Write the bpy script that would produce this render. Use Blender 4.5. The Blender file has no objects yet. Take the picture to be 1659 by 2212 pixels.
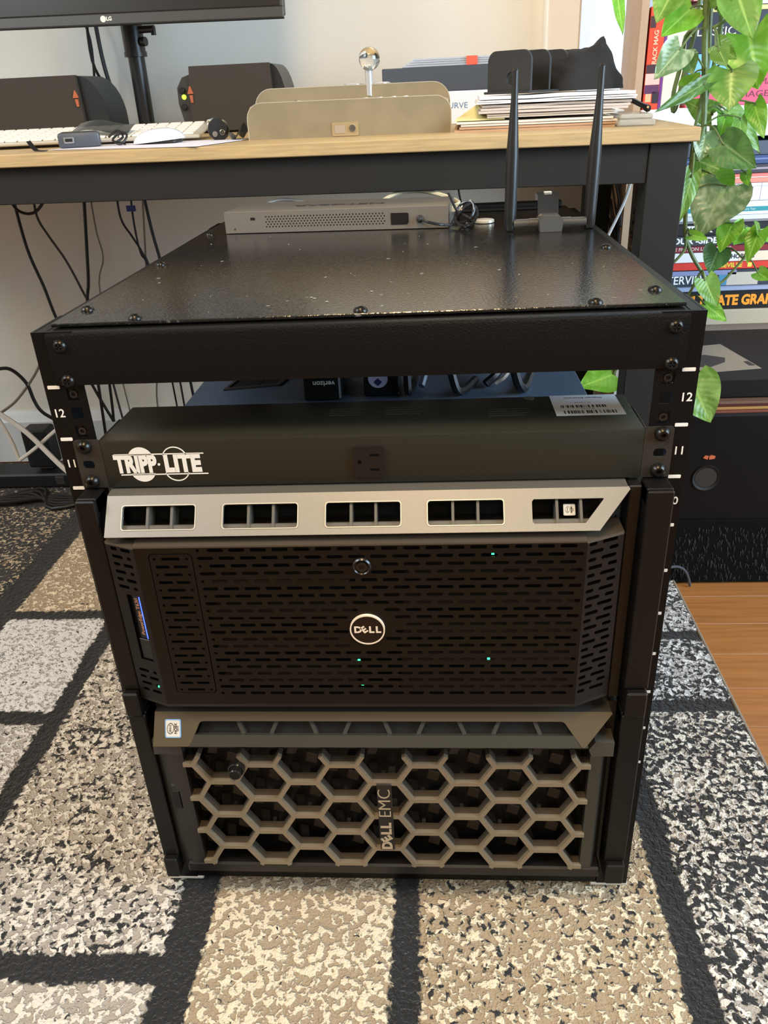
import bpy, bmesh, math, random
from mathutils import Vector, Matrix, noise
random.seed(7)
SC = bpy.context.scene
COL = SC.collection
U = .04445
ZS = .062                                   # the rack frame is measured from the bottom of unit 1; the floor lies .062 below
WF = Matrix.Translation((0, 0, ZS))
# ---------------------------------------------------------------- camera
cam_d = bpy.data.cameras.new('camera')
cam = bpy.data.objects.new('camera', cam_d); COL.objects.link(cam)
cam_d.sensor_fit = 'HORIZONTAL'; cam_d.sensor_width = 36.0
cam_d.lens = 36.0 * 1699.7 / 1659.0
cam_d.clip_start = .02
cr, cu, cf = Vector((.99744, .053895, -.046983)), Vector((.016617, .464379, .885481)), Vector((-.069541, .883995, -.462295))
cam.matrix_world = Matrix((( cr.x, cu.x, -cf.x, .0574), (cr.y, cu.y, -cf.y, -.5860), (cr.z, cu.z, -cf.z, .7229 + ZS), (0, 0, 0, 1)))
SC.camera = cam
# ---------------------------------------------------------------- world, lights, exposure
w = bpy.data.worlds.new('room_light'); SC.world = w; w.use_nodes = True
w.node_tree.nodes['Background'].inputs[0].default_value = (1.0, .90, .78, 1)
w.node_tree.nodes['Background'].inputs[1].default_value = .12
def area(name, loc, target, sx, sy, power, col):
    d = bpy.data.lights.new(name, 'AREA'); d.shape = 'RECTANGLE'; d.size = sx; d.size_y = sy; d.energy = power; d.color = col
    o = bpy.data.objects.new(name, d); COL.objects.link(o); o.location = loc
    o.rotation_euler = (Vector(target) - Vector(loc)).to_track_quat('-Z', 'Y').to_euler(); return o
area('daylight_right_window', (1.95, -.35, 1.25), (-.2, 1.1, .70), 1.4, 1.3, 84, (.60, .80, 1.0))
area('daylight_left_window', (-2.0, -.9, 2.25), (-.6, .1, .0), 1.3, 1.2, 56, (.90, .96, 1.0))
area('ceiling_lamp', (.0, -.75, 2.3), (.0, -.15, 0), .5, .5, 25, (1.0, .68, .35))
area('added_front_fill', (.25, -1.75, 1.75), (.05, .1, .2), .45, .45, 9, (1.0, .78, .50))  # warm fill added behind the camera to brighten the rack's front faces
area('added_wall_glow', (.08, 1.20, 1.40), (.10, 1.24, .8), .34, .03, 1.7, (1.0, .80, .40))  # unseen light added to warm one patch of the back wall
SC.view_settings.view_transform = 'Standard'; SC.view_settings.look = 'None'
SC.view_settings.gamma = 1; SC.view_settings.use_curve_mapping = False
SC.view_settings.exposure = .25
SC.cycles.use_denoising = True
SC.cycles.max_bounces = 8

# ---------------------------------------------------------------- materials
MATS = {}
def srgb(r, g, b):
    f = lambda c: (c / 255 / 12.92) if c / 255 <= .04045 else ((c / 255 + .055) / 1.055) ** 2.4
    return (f(r), f(g), f(b), 1)
def mat(name, rgb, rough=.5, metal=0, bump=0, bscale=400, var=0, vscale=30, emit=None, estr=0, trans=0, spec=.5, alpha=1, ior=1.45, sub=0, coat=0, scratch=False, lin=False, stretch=None):
    if name in MATS: return MATS[name]
    m = bpy.data.materials.new(name); m.use_nodes = True; nt = m.node_tree; b = nt.nodes['Principled BSDF']
    c = rgb if lin else srgb(*rgb)
    b.inputs['Base Color'].default_value = c
    b.inputs['Roughness'].default_value = rough; b.inputs['Metallic'].default_value = metal
    b.inputs['Specular IOR Level'].default_value = spec; b.inputs['IOR'].default_value = ior
    b.inputs['Transmission Weight'].default_value = trans; b.inputs['Alpha'].default_value = alpha
    b.inputs['Coat Weight'].default_value = coat
    if sub: b.inputs['Subsurface Weight'].default_value = sub; b.inputs['Subsurface Radius'].default_value = (.004, .006, .002)
    tc = nt.nodes.new('ShaderNodeTexCoord'); src = tc.outputs['Object']
    if stretch:
        mp = nt.nodes.new('ShaderNodeMapping'); mp.inputs['Scale'].default_value = stretch; nt.links.new(src, mp.inputs[0]); src = mp.outputs[0]
    if var:
        n = nt.nodes.new('ShaderNodeTexNoise'); n.inputs['Scale'].default_value = vscale; n.inputs['Detail'].default_value = 4; nt.links.new(src, n.inputs['Vector'])
        r = nt.nodes.new('ShaderNodeValToRGB')
        r.color_ramp.elements[0].position = .3; r.color_ramp.elements[1].position = .7
        r.color_ramp.elements[0].color = tuple(x * (1 - var) for x in c[:3]) + (1,)
        r.color_ramp.elements[1].color = tuple(min(1, x * (1 + var)) for x in c[:3]) + (1,)
        nt.links.new(n.outputs['Fac'], r.inputs[0]); nt.links.new(r.outputs[0], b.inputs['Base Color'])
    if bump:
        n = nt.nodes.new('ShaderNodeTexNoise'); n.inputs['Scale'].default_value = bscale; n.inputs['Detail'].default_value = 2; nt.links.new(src, n.inputs['Vector'])
        bp = nt.nodes.new('ShaderNodeBump'); bp.inputs['Strength'].default_value = bump; bp.inputs['Distance'].default_value = .001
        nt.links.new(n.outputs['Fac'], bp.inputs['Height']); nt.links.new(bp.outputs[0], b.inputs['Normal'])
    if scratch:                              # worn paint: fine light scratches and dust specks
        mp = nt.nodes.new('ShaderNodeMapping'); mp.inputs['Scale'].default_value = (60, 420, 1); mp.inputs['Rotation'].default_value = (0, 0, .35); nt.links.new(tc.outputs['Object'], mp.inputs[0])
        n1 = nt.nodes.new('ShaderNodeTexNoise'); n1.inputs['Scale'].default_value = 1.6; n1.inputs['Detail'].default_value = 3; nt.links.new(mp.outputs[0], n1.inputs['Vector'])
        n2 = nt.nodes.new('ShaderNodeTexNoise'); n2.inputs['Scale'].default_value = 520; n2.inputs['Detail'].default_value = 1; nt.links.new(tc.outputs['Object'], n2.inputs['Vector'])
        r1 = nt.nodes.new('ShaderNodeMapRange'); r1.inputs[1].default_value = .66; r1.inputs[2].default_value = .73; nt.links.new(n1.outputs['Fac'], r1.inputs[0])
        r2 = nt.nodes.new('ShaderNodeMapRange'); r2.inputs[1].default_value = .73; r2.inputs[2].default_value = .80; nt.links.new(n2.outputs['Fac'], r2.inputs[0])
        mx = nt.nodes.new('ShaderNodeMath'); mx.operation = 'MAXIMUM'; nt.links.new(r1.outputs[0], mx.inputs[0]); nt.links.new(r2.outputs[0], mx.inputs[1])
        mc = nt.nodes.new('ShaderNodeMix'); mc.data_type = 'RGBA'; nt.links.new(mx.outputs[0], mc.inputs[0])
        mc.inputs[6].default_value = c; mc.inputs[7].default_value = (.15, .145, .13, 1); nt.links.new(mc.outputs[2], b.inputs['Base Color'])
    if emit:
        b.inputs['Emission Color'].default_value = srgb(*emit); b.inputs['Emission Strength'].default_value = estr
    MATS[name] = m; return m
RACKM = mat('rack_black_paint', (13, 12, 11), .40, spec=.22, bump=.35, bscale=650)
TOPM = mat('rack_top_paint', (14, 13, 12), .15, spec=1.0, ior=1.7, bump=.22, bscale=420, scratch=True)
EARM = mat('ear_black', (16, 14, 12), .42, spec=.3)
SCREWM = mat('black_screw', (38, 36, 32), .26, .6)
PDUM = mat('pdu_dark_paint', (41, 39, 31), .36, spec=.28, bump=.15, bscale=900)
PDUEAR = mat('pdu_ear_paint', (44, 42, 37), .42)
WHITEP = mat('white_print', (225, 222, 212), .6)
BLK = mat('deep_black', (8, 8, 8), .6)
PLAS = mat('black_plastic', (20, 18, 16), .42)
PLASG = mat('dark_grey_plastic', (52, 50, 46), .42)
SILV = mat('satin_silver', (138, 134, 125), .40, .45, var=.06, vscale=900)
SILVD = mat('silver_edge_dark', (92, 88, 80), .5, .3)
BRONZE = mat('bronze_grille', (136, 122, 101), .40, .35)
BROW2 = mat('bronze_brow', (98, 86, 66), .42, .4)
CHROME = mat('chrome', (225, 225, 225), .12, 1)
GREY = mat('grey_metal', (118, 112, 104), .4, .3)
STEEL = mat('switch_grey_steel', (128, 122, 114), .42, .45)
OAK = None
PAPER = mat('paper_white', (232, 226, 222), .75, var=.04, vscale=60)
# ---------------------------------------------------------------- mesh builder
def rot(axis, a): return Matrix.Rotation(a, 4, axis)
def T(x, y, z): return Matrix.Translation((x, y, z))
class MB:
    def __init__(s): s.v = []; s.f = []
    def add(s, vs, fs, M=None):
        o = len(s.v)
        s.v += [tuple(M @ Vector(p)) if M else tuple(p) for p in vs]
        s.f += [tuple(i + o for i in f) for f in fs]; return s
    def box(s, x0, x1, y0, y1, z0, z1, bev=0, M=None, seg=1):
        if bev <= 0:
            vs = [(x, y, z) for z in (z0, z1) for y in (y0, y1) for x in (x0, x1)]
            return s.add(vs, [(0, 2, 3, 1), (4, 5, 7, 6), (0, 1, 5, 4), (2, 6, 7, 3), (0, 4, 6, 2), (1, 3, 7, 5)], M)
        bm = bmesh.new(); bmesh.ops.create_cube(bm, size=1)
        bmesh.ops.transform(bm, verts=bm.verts, matrix=T((x0 + x1) / 2, (y0 + y1) / 2, (z0 + z1) / 2) @ Matrix.Diagonal((x1 - x0, y1 - y0, z1 - z0, 1)))
        bmesh.ops.bevel(bm, geom=bm.edges[:], offset=bev, segments=seg, affect='EDGES', profile=.5)
        bm.verts.index_update()
        s.add([tuple(v.co) for v in bm.verts], [[v.index for v in f.verts] for f in bm.faces], M); bm.free(); return s
    def prism(s, pts, axis, a, b, M=None):
        n = len(pts)
        def P(p, t): return (t, p[0], p[1]) if axis == 'x' else (p[0], t, p[1]) if axis == 'y' else (p[0], p[1], t)
        vs = [P(p, a) for p in pts] + [P(p, b) for p in pts]
        fs = [tuple(range(n)), tuple(range(2 * n - 1, n - 1, -1))] + [(i, i + n, (i + 1) % n + n, (i + 1) % n) for i in range(n)]
        return s.add(vs, fs, M)
    def tube(s, path, r, n=8, M=None):
        path = [Vector(p) for p in path]; k = len(path); rs = r if isinstance(r, (list, tuple)) else [r] * k
        vs = []; up = None
        for i, p in enumerate(path):
            t = (path[min(i + 1, k - 1)] - path[max(i - 1, 0)]).normalized()
            if up is None: up = t.orthogonal().normalized()
            up = (up - t * up.dot(t)); up = up.normalized() if up.length > 1e-6 else t.orthogonal().normalized()
            sd = t.cross(up)
            for j in range(n):
                a = 2 * math.pi * j / n; vs.append(p + (up * math.cos(a) + sd * math.sin(a)) * rs[i])
        fs = [(i * n + j, i * n + (j + 1) % n, (i + 1) * n + (j + 1) % n, (i + 1) * n + j) for i in range(k - 1) for j in range(n)]
        fs += [tuple(range(n - 1, -1, -1)), tuple((k - 1) * n + j for j in range(n))]
        return s.add([tuple(v) for v in vs], fs, M)
    def lathe(s, prof, M=None, n=20):                    # profile of (radius, height) about z
        vs = []; k = len(prof)
        for r, z in prof:
            for j in range(n):
                a = 2 * math.pi * j / n; vs.append((r * math.cos(a), r * math.sin(a), z))
        fs = [(i * n + j, i * n + (j + 1) % n, (i + 1) * n + (j + 1) % n, (i + 1) * n + j) for i in range(k - 1) for j in range(n)]
        fs += [tuple(range(n - 1, -1, -1)), tuple((k - 1) * n + j for j in range(n))]
        return s.add(vs, fs, M)
    def fill(s, loops, t, M=None):                       # 2D outline with holes, thickness t (z 0..t)
        cv = bpy.data.curves.new('tmp', 'CURVE'); cv.dimensions = '2D'; cv.fill_mode = 'BOTH'; cv.extrude = t / 2
        for L in loops:
            sp = cv.splines.new('POLY'); sp.points.add(len(L) - 1); sp.use_cyclic_u = True
            for p, q in zip(sp.points, L): p.co = (q[0], q[1], 0, 1)
        return s._from_curve(cv, (M or Matrix()) @ T(0, 0, t / 2))
    def text(s, body, size, M, t=.0003, bold=0, sx=1, align='CENTER', spacing=1):
        cv = bpy.data.curves.new('tmp', 'FONT'); cv.body = body; cv.size = size; cv.extrude = t; cv.offset = bold; cv.align_x = align; cv.align_y = 'CENTER'
        cv.space_character = spacing; cv.resolution_u = 3
        return s._from_curve(cv, M @ Matrix.Diagonal((sx, 1, 1, 1)))
    def _from_curve(s, cv, M):
        o = bpy.data.objects.new('tmp', cv); COL.objects.link(o)
        dg = bpy.context.evaluated_depsgraph_get(); me = bpy.data.meshes.new_from_object(o.evaluated_get(dg))
        s.add([tuple(v.co) for v in me.vertices], [tuple(p.vertices) for p in me.polygons], M)
        bpy.data.objects.remove(o); bpy.data.curves.remove(cv); bpy.data.meshes.remove(me); return s
def ARC(cx, cy, r, a0, a1, n=6): return [(cx + r * math.cos(a0 + (a1 - a0) * i / n), cy + r * math.sin(a0 + (a1 - a0) * i / n)) for i in range(n + 1)]
def RR(x0, x1, y0, y1, r, n=4):
    h = math.pi / 2
    return ARC(x1 - r, y1 - r, r, 0, h, n) + ARC(x0 + r, y1 - r, r, h, 2 * h, n) + ARC(x0 + r, y0 + r, r, 2 * h, 3 * h, n) + ARC(x1 - r, y0 + r, r, 3 * h, 4 * h, n)
def CIRC(cx, cy, r, n=20): return [(cx + r * math.cos(2 * math.pi * i / n), cy + r * math.sin(2 * math.pi * i / n)) for i in range(n)]
def spline(pts, k=6):
    P = [Vector(p) for p in pts]; P = [P[0] * 2 - P[1]] + P + [P[-1] * 2 - P[-2]]; out = []
    for i in range(1, len(P) - 2):
        for j in range(k):
            t = j / k; a, b, c, d = P[i - 1:i + 3]
            out.append(.5 * ((2 * b) + (c - a) * t + (2 * a - 5 * b + 4 * c - d) * t * t + (3 * b - a - 3 * c + d) * t ** 3))
    out.append(P[-2]); return out
FRONT = lambda x, y, z: T(x, y, z) @ rot('X', math.pi / 2)   # lays xy artwork on a face that looks towards -y
# ---------------------------------------------------------------- objects
def _obj(name, mb, m):
    me = bpy.data.meshes.new(name); me.from_pydata(mb.v, [], mb.f); me.validate(); me.materials.append(m)
    me.shade_smooth(); me.set_sharp_from_angle(angle=math.radians(32))
    o = bpy.data.objects.new(name, me); COL.objects.link(o); return o
def thing(name, label, cat, base, group=None, frame=WF, rz=0):
    o = bpy.data.objects.new(name, None); COL.objects.link(o); o.empty_display_size = .02
    o.matrix_world = frame @ T(*base) @ rot('Z', rz)
    o['label'] = label; o['category'] = cat
    if group: o['group'] = group
    BASE[o.name] = (Vector((0, 0, 0)) if rz else Vector(base)); return o
BASE = {}
def part(par, name, mb, m, label=None, kind=None):
    b = BASE[par.name]; mb.v = [tuple(Vector(p) - b) for p in mb.v]
    o = _obj(name, mb, m); o.parent = par; BASE[o.name] = b
    if label: o['label'] = label
    if kind: o['kind'] = kind
    return o
def shared(par, name, me_obj, M, label=None):            # another piece that shares mesh data, placed by matrix in the thing's frame
    o = bpy.data.objects.new(name, me_obj.data); COL.objects.link(o); o.parent = par; o.matrix_local = T(*(-BASE[par.name])) @ M
    BASE[o.name] = Vector((0, 0, 0)); 
    if label: o['label'] = label
    return o
def solo(name, mb, m, label, cat, base, group=None, frame=WF, kind=None):
    b = Vector(base); mb.v = [tuple(Vector(p) - b) for p in mb.v]
    o = _obj(name, mb, m); o.matrix_world = frame @ T(*base)
    if kind == 'structure': o['kind'] = kind
    else:
        o['label'] = label; o['category'] = cat
        if kind: o['kind'] = kind
    if group: o['group'] = group
    BASE[o.name] = b; return o
def unparented_mesh(mb, m, name): return _obj(name, mb, m)
# ================================================================= STRUCTURE
wallm = mat('wall_paint', (220, 215, 204), .85, bump=.15, bscale=120, var=.02, vscale=3)
solo('wall_back', MB().box(-2.6, 2.2, 1.25, 1.33, -.062, 2.4), wallm, None, None, (0, 1.25, 0), kind='structure')
solo('wall_left', MB().box(-2.68, -2.6, -2.2, 1.25, -.062, 2.4), wallm, None, None, (-2.6, 0, 0), kind='structure')
basem = mat('baseboard_paint', (205, 206, 204), .5)
solo('baseboard_back', MB().prism([(1.25, -.062), (1.232, -.062), (1.232, .045), (1.237, .052), (1.240, .062), (1.246, .07), (1.25, .07)], 'x', -2.6, 2.2), basem, None, None, (0, 1.24, -.06), kind='structure')
trimm = mat('window_casing_white', (236, 234, 232), .55)
win = solo('window_1', MB().box(.279, .345, 1.205, 1.25, .66, 2.2, .004).box(.80, .866, 1.205, 1.25, .66, 2.2, .004).box(.345, .80, 1.205, 1.25, 2.12, 2.2, .004), trimm, None, None, (.5, 1.2, .66), kind='structure')
part(win, 'window_sill', MB().box(.27, .876, 1.185, 1.25, .630, .662, .004), trimm)
part(win, 'window_pane', MB().box(.345, .80, 1.2405, 1.2445, .662, 2.12), mat('daylit_sheer_pane', (214, 228, 242), .5, emit=(190, 218, 248), estr=.62), 'pale blue daylit pane')
# wood floor, plank by plank
oak_floor = mat('floor_oak', (150, 98, 52), .38, var=.16, vscale=9, stretch=(1.2, 22, 1), bump=.05, bscale=60)
fl = solo('floor', MB().box(-2.6, 2.2, -2.2, 1.25, -.10, -.070), oak_floor, None, None, (0, 0, -.1), kind='structure')
rows = 0; y = -.62
proto_plank = None
while y < 1.24:
    x = .30 - random.random() * .5
    while x < 1.6:
        L = random.choice((.55, .8, 1.0))
        if proto_plank is None or L not in proto_plank:
            proto_plank = proto_plank or {}
            q = part(fl, 'floor_plank', MB().box(0, L - .0012, 0, .0792, -.070, -.062, .0008), oak_floor)
            proto_plank[L] = q; me = q.data; q.location = (x, y, 0)
        else:
            q = bpy.data.objects.new('floor_plank', proto_plank[L].data); COL.objects.link(q); q.parent = fl; q.location = (x, y, 0)
        x += L
    y += .08
# ================================================================= RUG
def build_rug():
    x0, x1, y0, y1, d = -1.32, .468, -.36, 1.20, .0050
    nx, ny = int((x1 - x0) / d), int((y1 - y0) / d)
    VL = [-.725, -.507, -.217, .0155, .302]; WD = [.027, .0155, .021, .0147, .0165]
    HL = {0: [(.40, .015), (.974, .021)], 1: [(-.104, .0165), (.265, .0135), (.527, .013), (.974, .021)], 2: [(-.104, .0165), (.70, .014)], 3: [(-.35, .02), (.60, .014)], 4: [(-.33, .02), (.55, .014)], 5: [(.293, .0145), (.458, .0125), (.70, .014)]}
    # yarn of each patch: share of dark flecks, share of light flecks, warmth of the middle tone (0 cool grey, 1 taupe)
    tone = {(0, 0): (.30, .5, .3), (0, 1): (.66, .35, .8), (0, 2): (.8, .2, .5),
            (1, 0): (.04, .5, .2), (1, 1): (.14, .5, .15), (1, 2): (.05, .72, .0), (1, 3): (.0, .45, .8), (1, 4): (.7, .3, .5),
            (2, 0): (.0, .5, .5), (2, 1): (.33, .52, .45), (2, 2): (.4, .4, .5), (3, 0): (.0, .52, .85), (3, 1): (.0, .50, .85), (3, 2): (.3, .4, .5),
            (4, 0): (.22, .40, .9), (4, 1): (.22, .40, .9), (4, 2): (.4, .4, .5), (5, 0): (.50, .58, .45), (5, 1): (.50, .5, .1), (5, 2): (.5, .5, .1), (5, 3): (.55, .45, .1)}
    vs = []; cols = []
    for j in range(ny + 1):
        y = y0 + (y1 - y0) * j / ny
        for i in range(nx + 1):
            x = x0 + (x1 - x0) * i / nx
            wob = noise.noise((x * 16, y * 16, 0)) * .004; wo2 = noise.noise((x * 16, y * 16, 9)) * .004
            xx, yy = x + wob, y + wo2
            c = sum(1 for v in VL if xx > v)
            dist = min(abs(xx - v) - wd for v, wd in zip(VL, WD))
            dist = min([dist] + [abs(yy - hy) - hw for hy, hw in HL[c]])
            r = sum(1 for hy, hw in HL[c] if yy > hy)
            st = max(0, min(1, .5 - dist / .02))
            h = noise.noise((x * 150, y * 150, 2)) * .0017 + noise.noise((x * 60, y * 75, 7)) * .0012
            vs.append((x, y, -.0525 + h * (1 - .6 * st) - .002 * st))
            t = tone.get((c, r), (.3, .4, .5))
            cols.append((st, t[0], t[1], t[2]))
    n1 = nx + 1
    mb = MB(); mb.v = vs; mb.f = [(j * n1 + i, j * n1 + i + 1, (j + 1) * n1 + i + 1, (j + 1) * n1 + i) for j in range(ny) for i in range(nx)]
    m = bpy.data.materials.new('rug_yarn'); m.use_nodes = True; nt = m.node_tree; b = nt.nodes['Principled BSDF']; N = nt.nodes.new; Lk = nt.links.new
    b.inputs['Roughness'].default_value = .92; b.inputs['Specular IOR Level'].default_value = .2; b.inputs['Sheen Weight'].default_value = .1
    at = N('ShaderNodeAttribute'); at.attribute_name = 'cell'; sep = N('ShaderNodeSeparateColor'); Lk(at.outputs['Color'], sep.inputs[0])
    tc = N('ShaderNodeTexCoord')
    def NZ(scale, det, dist, off, rough=.55):
        mp = N('ShaderNodeMapping'); mp.inputs['Location'].default_value = (off, off * 1.7, 0); Lk(tc.outputs['Object'], mp.inputs[0])
        n = N('ShaderNodeTexNoise'); n.inputs['Scale'].default_value = scale; n.inputs['Detail'].default_value = det; n.inputs['Distortion'].default_value = dist; n.inputs['Roughness'].default_value = rough; Lk(mp.outputs[0], n.inputs['Vector']); return n.outputs['Fac']
    def MA(op, a, bb, c=None):
        n = N('ShaderNodeMath'); n.operation = op
        for k, v in enumerate((a, bb, c)):
            if v is None: continue
            if isinstance(v, (int, float)): n.inputs[k].default_value = v
            else: Lk(v, n.inputs[k])
        return n.outputs[0]
    def MIX(f, a, bb):
        n = N('ShaderNodeMix'); n.data_type = 'RGBA'; Lk(f, n.inputs[0])
        for k, v in ((6, a), (7, bb)):
            if isinstance(v, tuple): n.inputs[k].default_value = v
            else: Lk(v, n.inputs[k])
        return n.outputs[2]
    def STEP(v, w_):                                         # soft step about zero
        n = N('ShaderNodeMapRange'); n.inputs[1].default_value = -w_; n.inputs[2].default_value = w_; Lk(v, n.inputs[0]); return n.outputs[0]
    big = NZ(14, 2, 0, 4.1)
    nl, nd, fine = NZ(140, 2.2, .35, 0), NZ(125, 2.2, .5, 7.3), NZ(430, 2, 0, 2.2)
    # the noise is about .5 +- .11: turn a wanted share into a threshold
    lthr = MA('MULTIPLY_ADD', sep.outputs[2], -.36, .68); dthr = MA('MULTIPLY_ADD', sep.outputs[1], -.40, .70)
    lf = STEP(MA('SUBTRACT', MA('MULTIPLY_ADD', MA('SUBTRACT', big, .5), .12, nl), lthr), .035)
    df = STEP(MA('SUBTRACT', MA('MULTIPLY_ADD', MA('SUBTRACT', big, .5), .25, nd), dthr), .03)
    warm = at.outputs['Alpha']
    mid = MIX(warm, srgb(166, 163, 160), srgb(156, 132, 98)); lt = MIX(warm, srgb(206, 205, 203), srgb(214, 194, 158))
    base = MIX(lf, mid, lt)
    dk = MIX(fine, srgb(24, 24, 25), srgb(58, 56, 54))
    withd = MIX(df, base, dk)
    stripe = MIX(fine, srgb(24, 24, 25), srgb(48, 46, 45))
    sf = STEP(MA('SUBTRACT', MA('MULTIPLY_ADD', MA('SUBTRACT', nd, .5), .9, sep.outputs[0]), .5), .08)
    Lk(MIX(sf, withd, stripe), b.inputs['Base Color'])
    hgt = MA('MULTIPLY_ADD', fine, .5, MA('MULTIPLY_ADD', lf, .6, nl))
    bp = N('ShaderNodeBump'); bp.inputs['Strength'].default_value = .9; bp.inputs['Distance'].default_value = .004; Lk(hgt, bp.inputs['Height']); Lk(bp.outputs[0], b.inputs['Normal'])
    root = thing('area_rug', 'grey, cream and black patchwork area rug with black grid bands under the equipment rack', 'rug', (-.4, .3, -.062))
    o = part(root, 'pile', mb, m)
    ca = o.data.color_attributes.new('cell', 'FLOAT_COLOR', 'POINT')
    ca.data.foreach_set('color', [t for c in cols for t in c])
    o.data.shade_smooth()
    part(root, 'backing', MB().box(x0, x1, y0, y1, -.0615, -.0565), mat('rug_backing', (120, 112, 102), .9))
    part(root, 'bound_edge', MB().box(x1 - .001, x1 + .004, y0, y1, -.0615, -.052, .0015), mat('rug_binding', (128, 116, 102), .9, bump=.5, bscale=900), 'grey bound edge')
build_rug()
# ================================================================= RACK
rack = thing('equipment_rack', 'black open frame equipment rack on the rug, holding a power strip and two servers', 'rack', (0, .3, -.05))
def screw_mb(x, y, z, M, r=.0052, h=.003, hexs=True):
    m = MB(); prof = [(.0001, h * .35), (r * .38, h * .35), (r * .42, h * .95), (r * .62, h), (r * .9, h * .55), (r, 0), (r * 1.0, -.0006)]
    return m.lathe(list(reversed(prof)), T(x, y, z) @ M, 18)
FR = rot('X', math.pi / 2)
for sx in (-1, 1):
    m = MB()
    hx = .2326; hw = .0048; xa, xb = .2225, .2548
    zlo, zhi = -.046, .5775
    zs = sorted([k * U + t for k in range(12) for t in (.00635, .022225, .0381)])
    def flat(x0, x1, z0, z1): m.box(sx * x0 if sx > 0 else -x1, sx * x1 if sx > 0 else -x0, 0, .002, z0, z1)
    flat(xa, hx - hw, zlo, zhi); flat(hx + hw, xb, zlo, zhi)
    prev = zlo
    for z in zs: flat(hx - hw, hx + hw, prev, z - hw); prev = z + hw
    flat(hx - hw, hx + hw, prev, zhi)
    m.box(sx * .2548 if sx < 0 else .2528, -.2528 if sx < 0 else .2548, .002, .055, zlo, zhi)
    part(rack, 'post', m, RACKM)
    m = MB().box(min(sx * .2225, sx * .2548), max(sx * .2225, sx * .2548), .603, .605, zlo, zhi).box(min(sx * .2528, sx * .2548), max(sx * .2528, sx * .2548), .55, .603, zlo, zhi)
    part(rack, 'post', m, RACKM)
    part(rack, 'side_rail', MB().box(min(sx * .243, sx * .2546), max(sx * .243, sx * .2546), .003, .604, .547, .5772, .001), RACKM)
    part(rack, 'side_rail', MB().box(min(sx * .2225, sx * .2546), max(sx * .2225, sx * .2546), .056, .549, -.046, -.012, .001), RACKM)
    for k in range(1, 13):
        if k >= 10: part(rack, 'unit_number', MB().text(str(k), .0098, FRONT(sx * .2478, -.0002, (k - .5) * U), .0001, .0001), WHITEP, 'white unit number %d' % k)
    for k in range(3, 13): part(rack, 'unit_mark', MB().box(sx * .247 - .005, sx * .247 + .005, -.0004, 0, k * U - .0014, k * U + .0014, .0004), WHITEP)
part(rack, 'front_header', MB().prism([(-.003, .5355), (-.003, .5735), (-.0022, .5757), (0, .577), (.03, .577), (.03, .5755), (.001, .5755), (0, .5740), (0, .5355)], 'x', -.2428, .2428), RACKM)
part(rack, 'rear_header', MB().box(-.2225, .2225, .598, .603, .54, .5772, .001), RACKM)
part(rack, 'top_panel', MB().box(-.2426, .2426, .0105, .607, .5785, .5812, .0006), TOPM, 'glossy black top panel with scratches')
part(rack, 'base_bar', MB().box(-.2225, .2225, .0, .05, -.046, -.004, .0015), RACKM)
part(rack, 'base_bar', MB().box(-.2225, .2225, .555, .602, -.046, -.004, .0015), RACKM)
for sx in (-1, 1):
    for y in (.03, .58):
        part(rack, 'foot', MB().box(sx * .236 - .02, sx * .236 + .02, y - .03, y + .025, -.0505, -.046, .001), mat('foot_grey', (190, 184, 172), .5), 'pale foot pad')
dust = MB(); dr = random.Random(9)
for k in range(46):
    x, y = dr.uniform(-.22, .22), .03 + .5 * dr.random() ** 1.4; l = dr.uniform(.0004, .0018); a = dr.random() * 3.1; wd_ = l * dr.uniform(.12, .35)
    dust.box(-l, l, -wd_, wd_, 0, .0003, 0, T(x, y, .5812) @ rot('Z', a))
for x, y in ((.004, .085), (-.042, .066), (-.030, .052), (-.045, .070)): dust.box(-.0012, .0012, -.0008, .0010, 0, .0009, .0003, T(x, y, .5812))
part(rack, 'dust_specks', dust, mat('dust_pale', (140, 134, 118), .8), kind='stuff')
for x, y in ((-.2302, .0547), (.2302, .0547), (-.2302, .2537), (.2302, .2537), (-.2302, .46), (.2302, .46), (-.1776, .019), (0, .019), (.1776, .019)):
    part(rack, 'screw', screw_mb(x, y, .5812, Matrix(), .0058, .0032), SCREWM)
for sx in (-1, 1):
    for z in (12 * U + .0335, 12 * U + .0056):
        s = part(rack, 'screw', screw_mb(sx * .2326, -.003, z, FR, .0054, .0026), SCREWM)
        part(s, 'drive_slot', MB().box(sx * .2326 - .003, sx * .2326 + .003, -.0053, -.0049, z - .0005, z + .0005).box(sx * .2326 - .0005, sx * .2326 + .0005, -.0053, -.0049, z - .003, z + .003), BLK)
    for z in (11 * U + .00635, 11 * U + .0381):
        part(rack, 'cage_nut', MB().box(sx * .2326 - .0047, sx * .2326 + .0047, .0025, .008, z - .0047, z + .0047, .0006).lathe([(.0032, 0), (.0032, .002), (.0018, .002), (.0018, .0002)], T(sx * .2326, .0025, z) @ FR, 14), mat('nut_dark', (52, 50, 46), .35, .5), 'small metal cage nut in a square hole')
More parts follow.
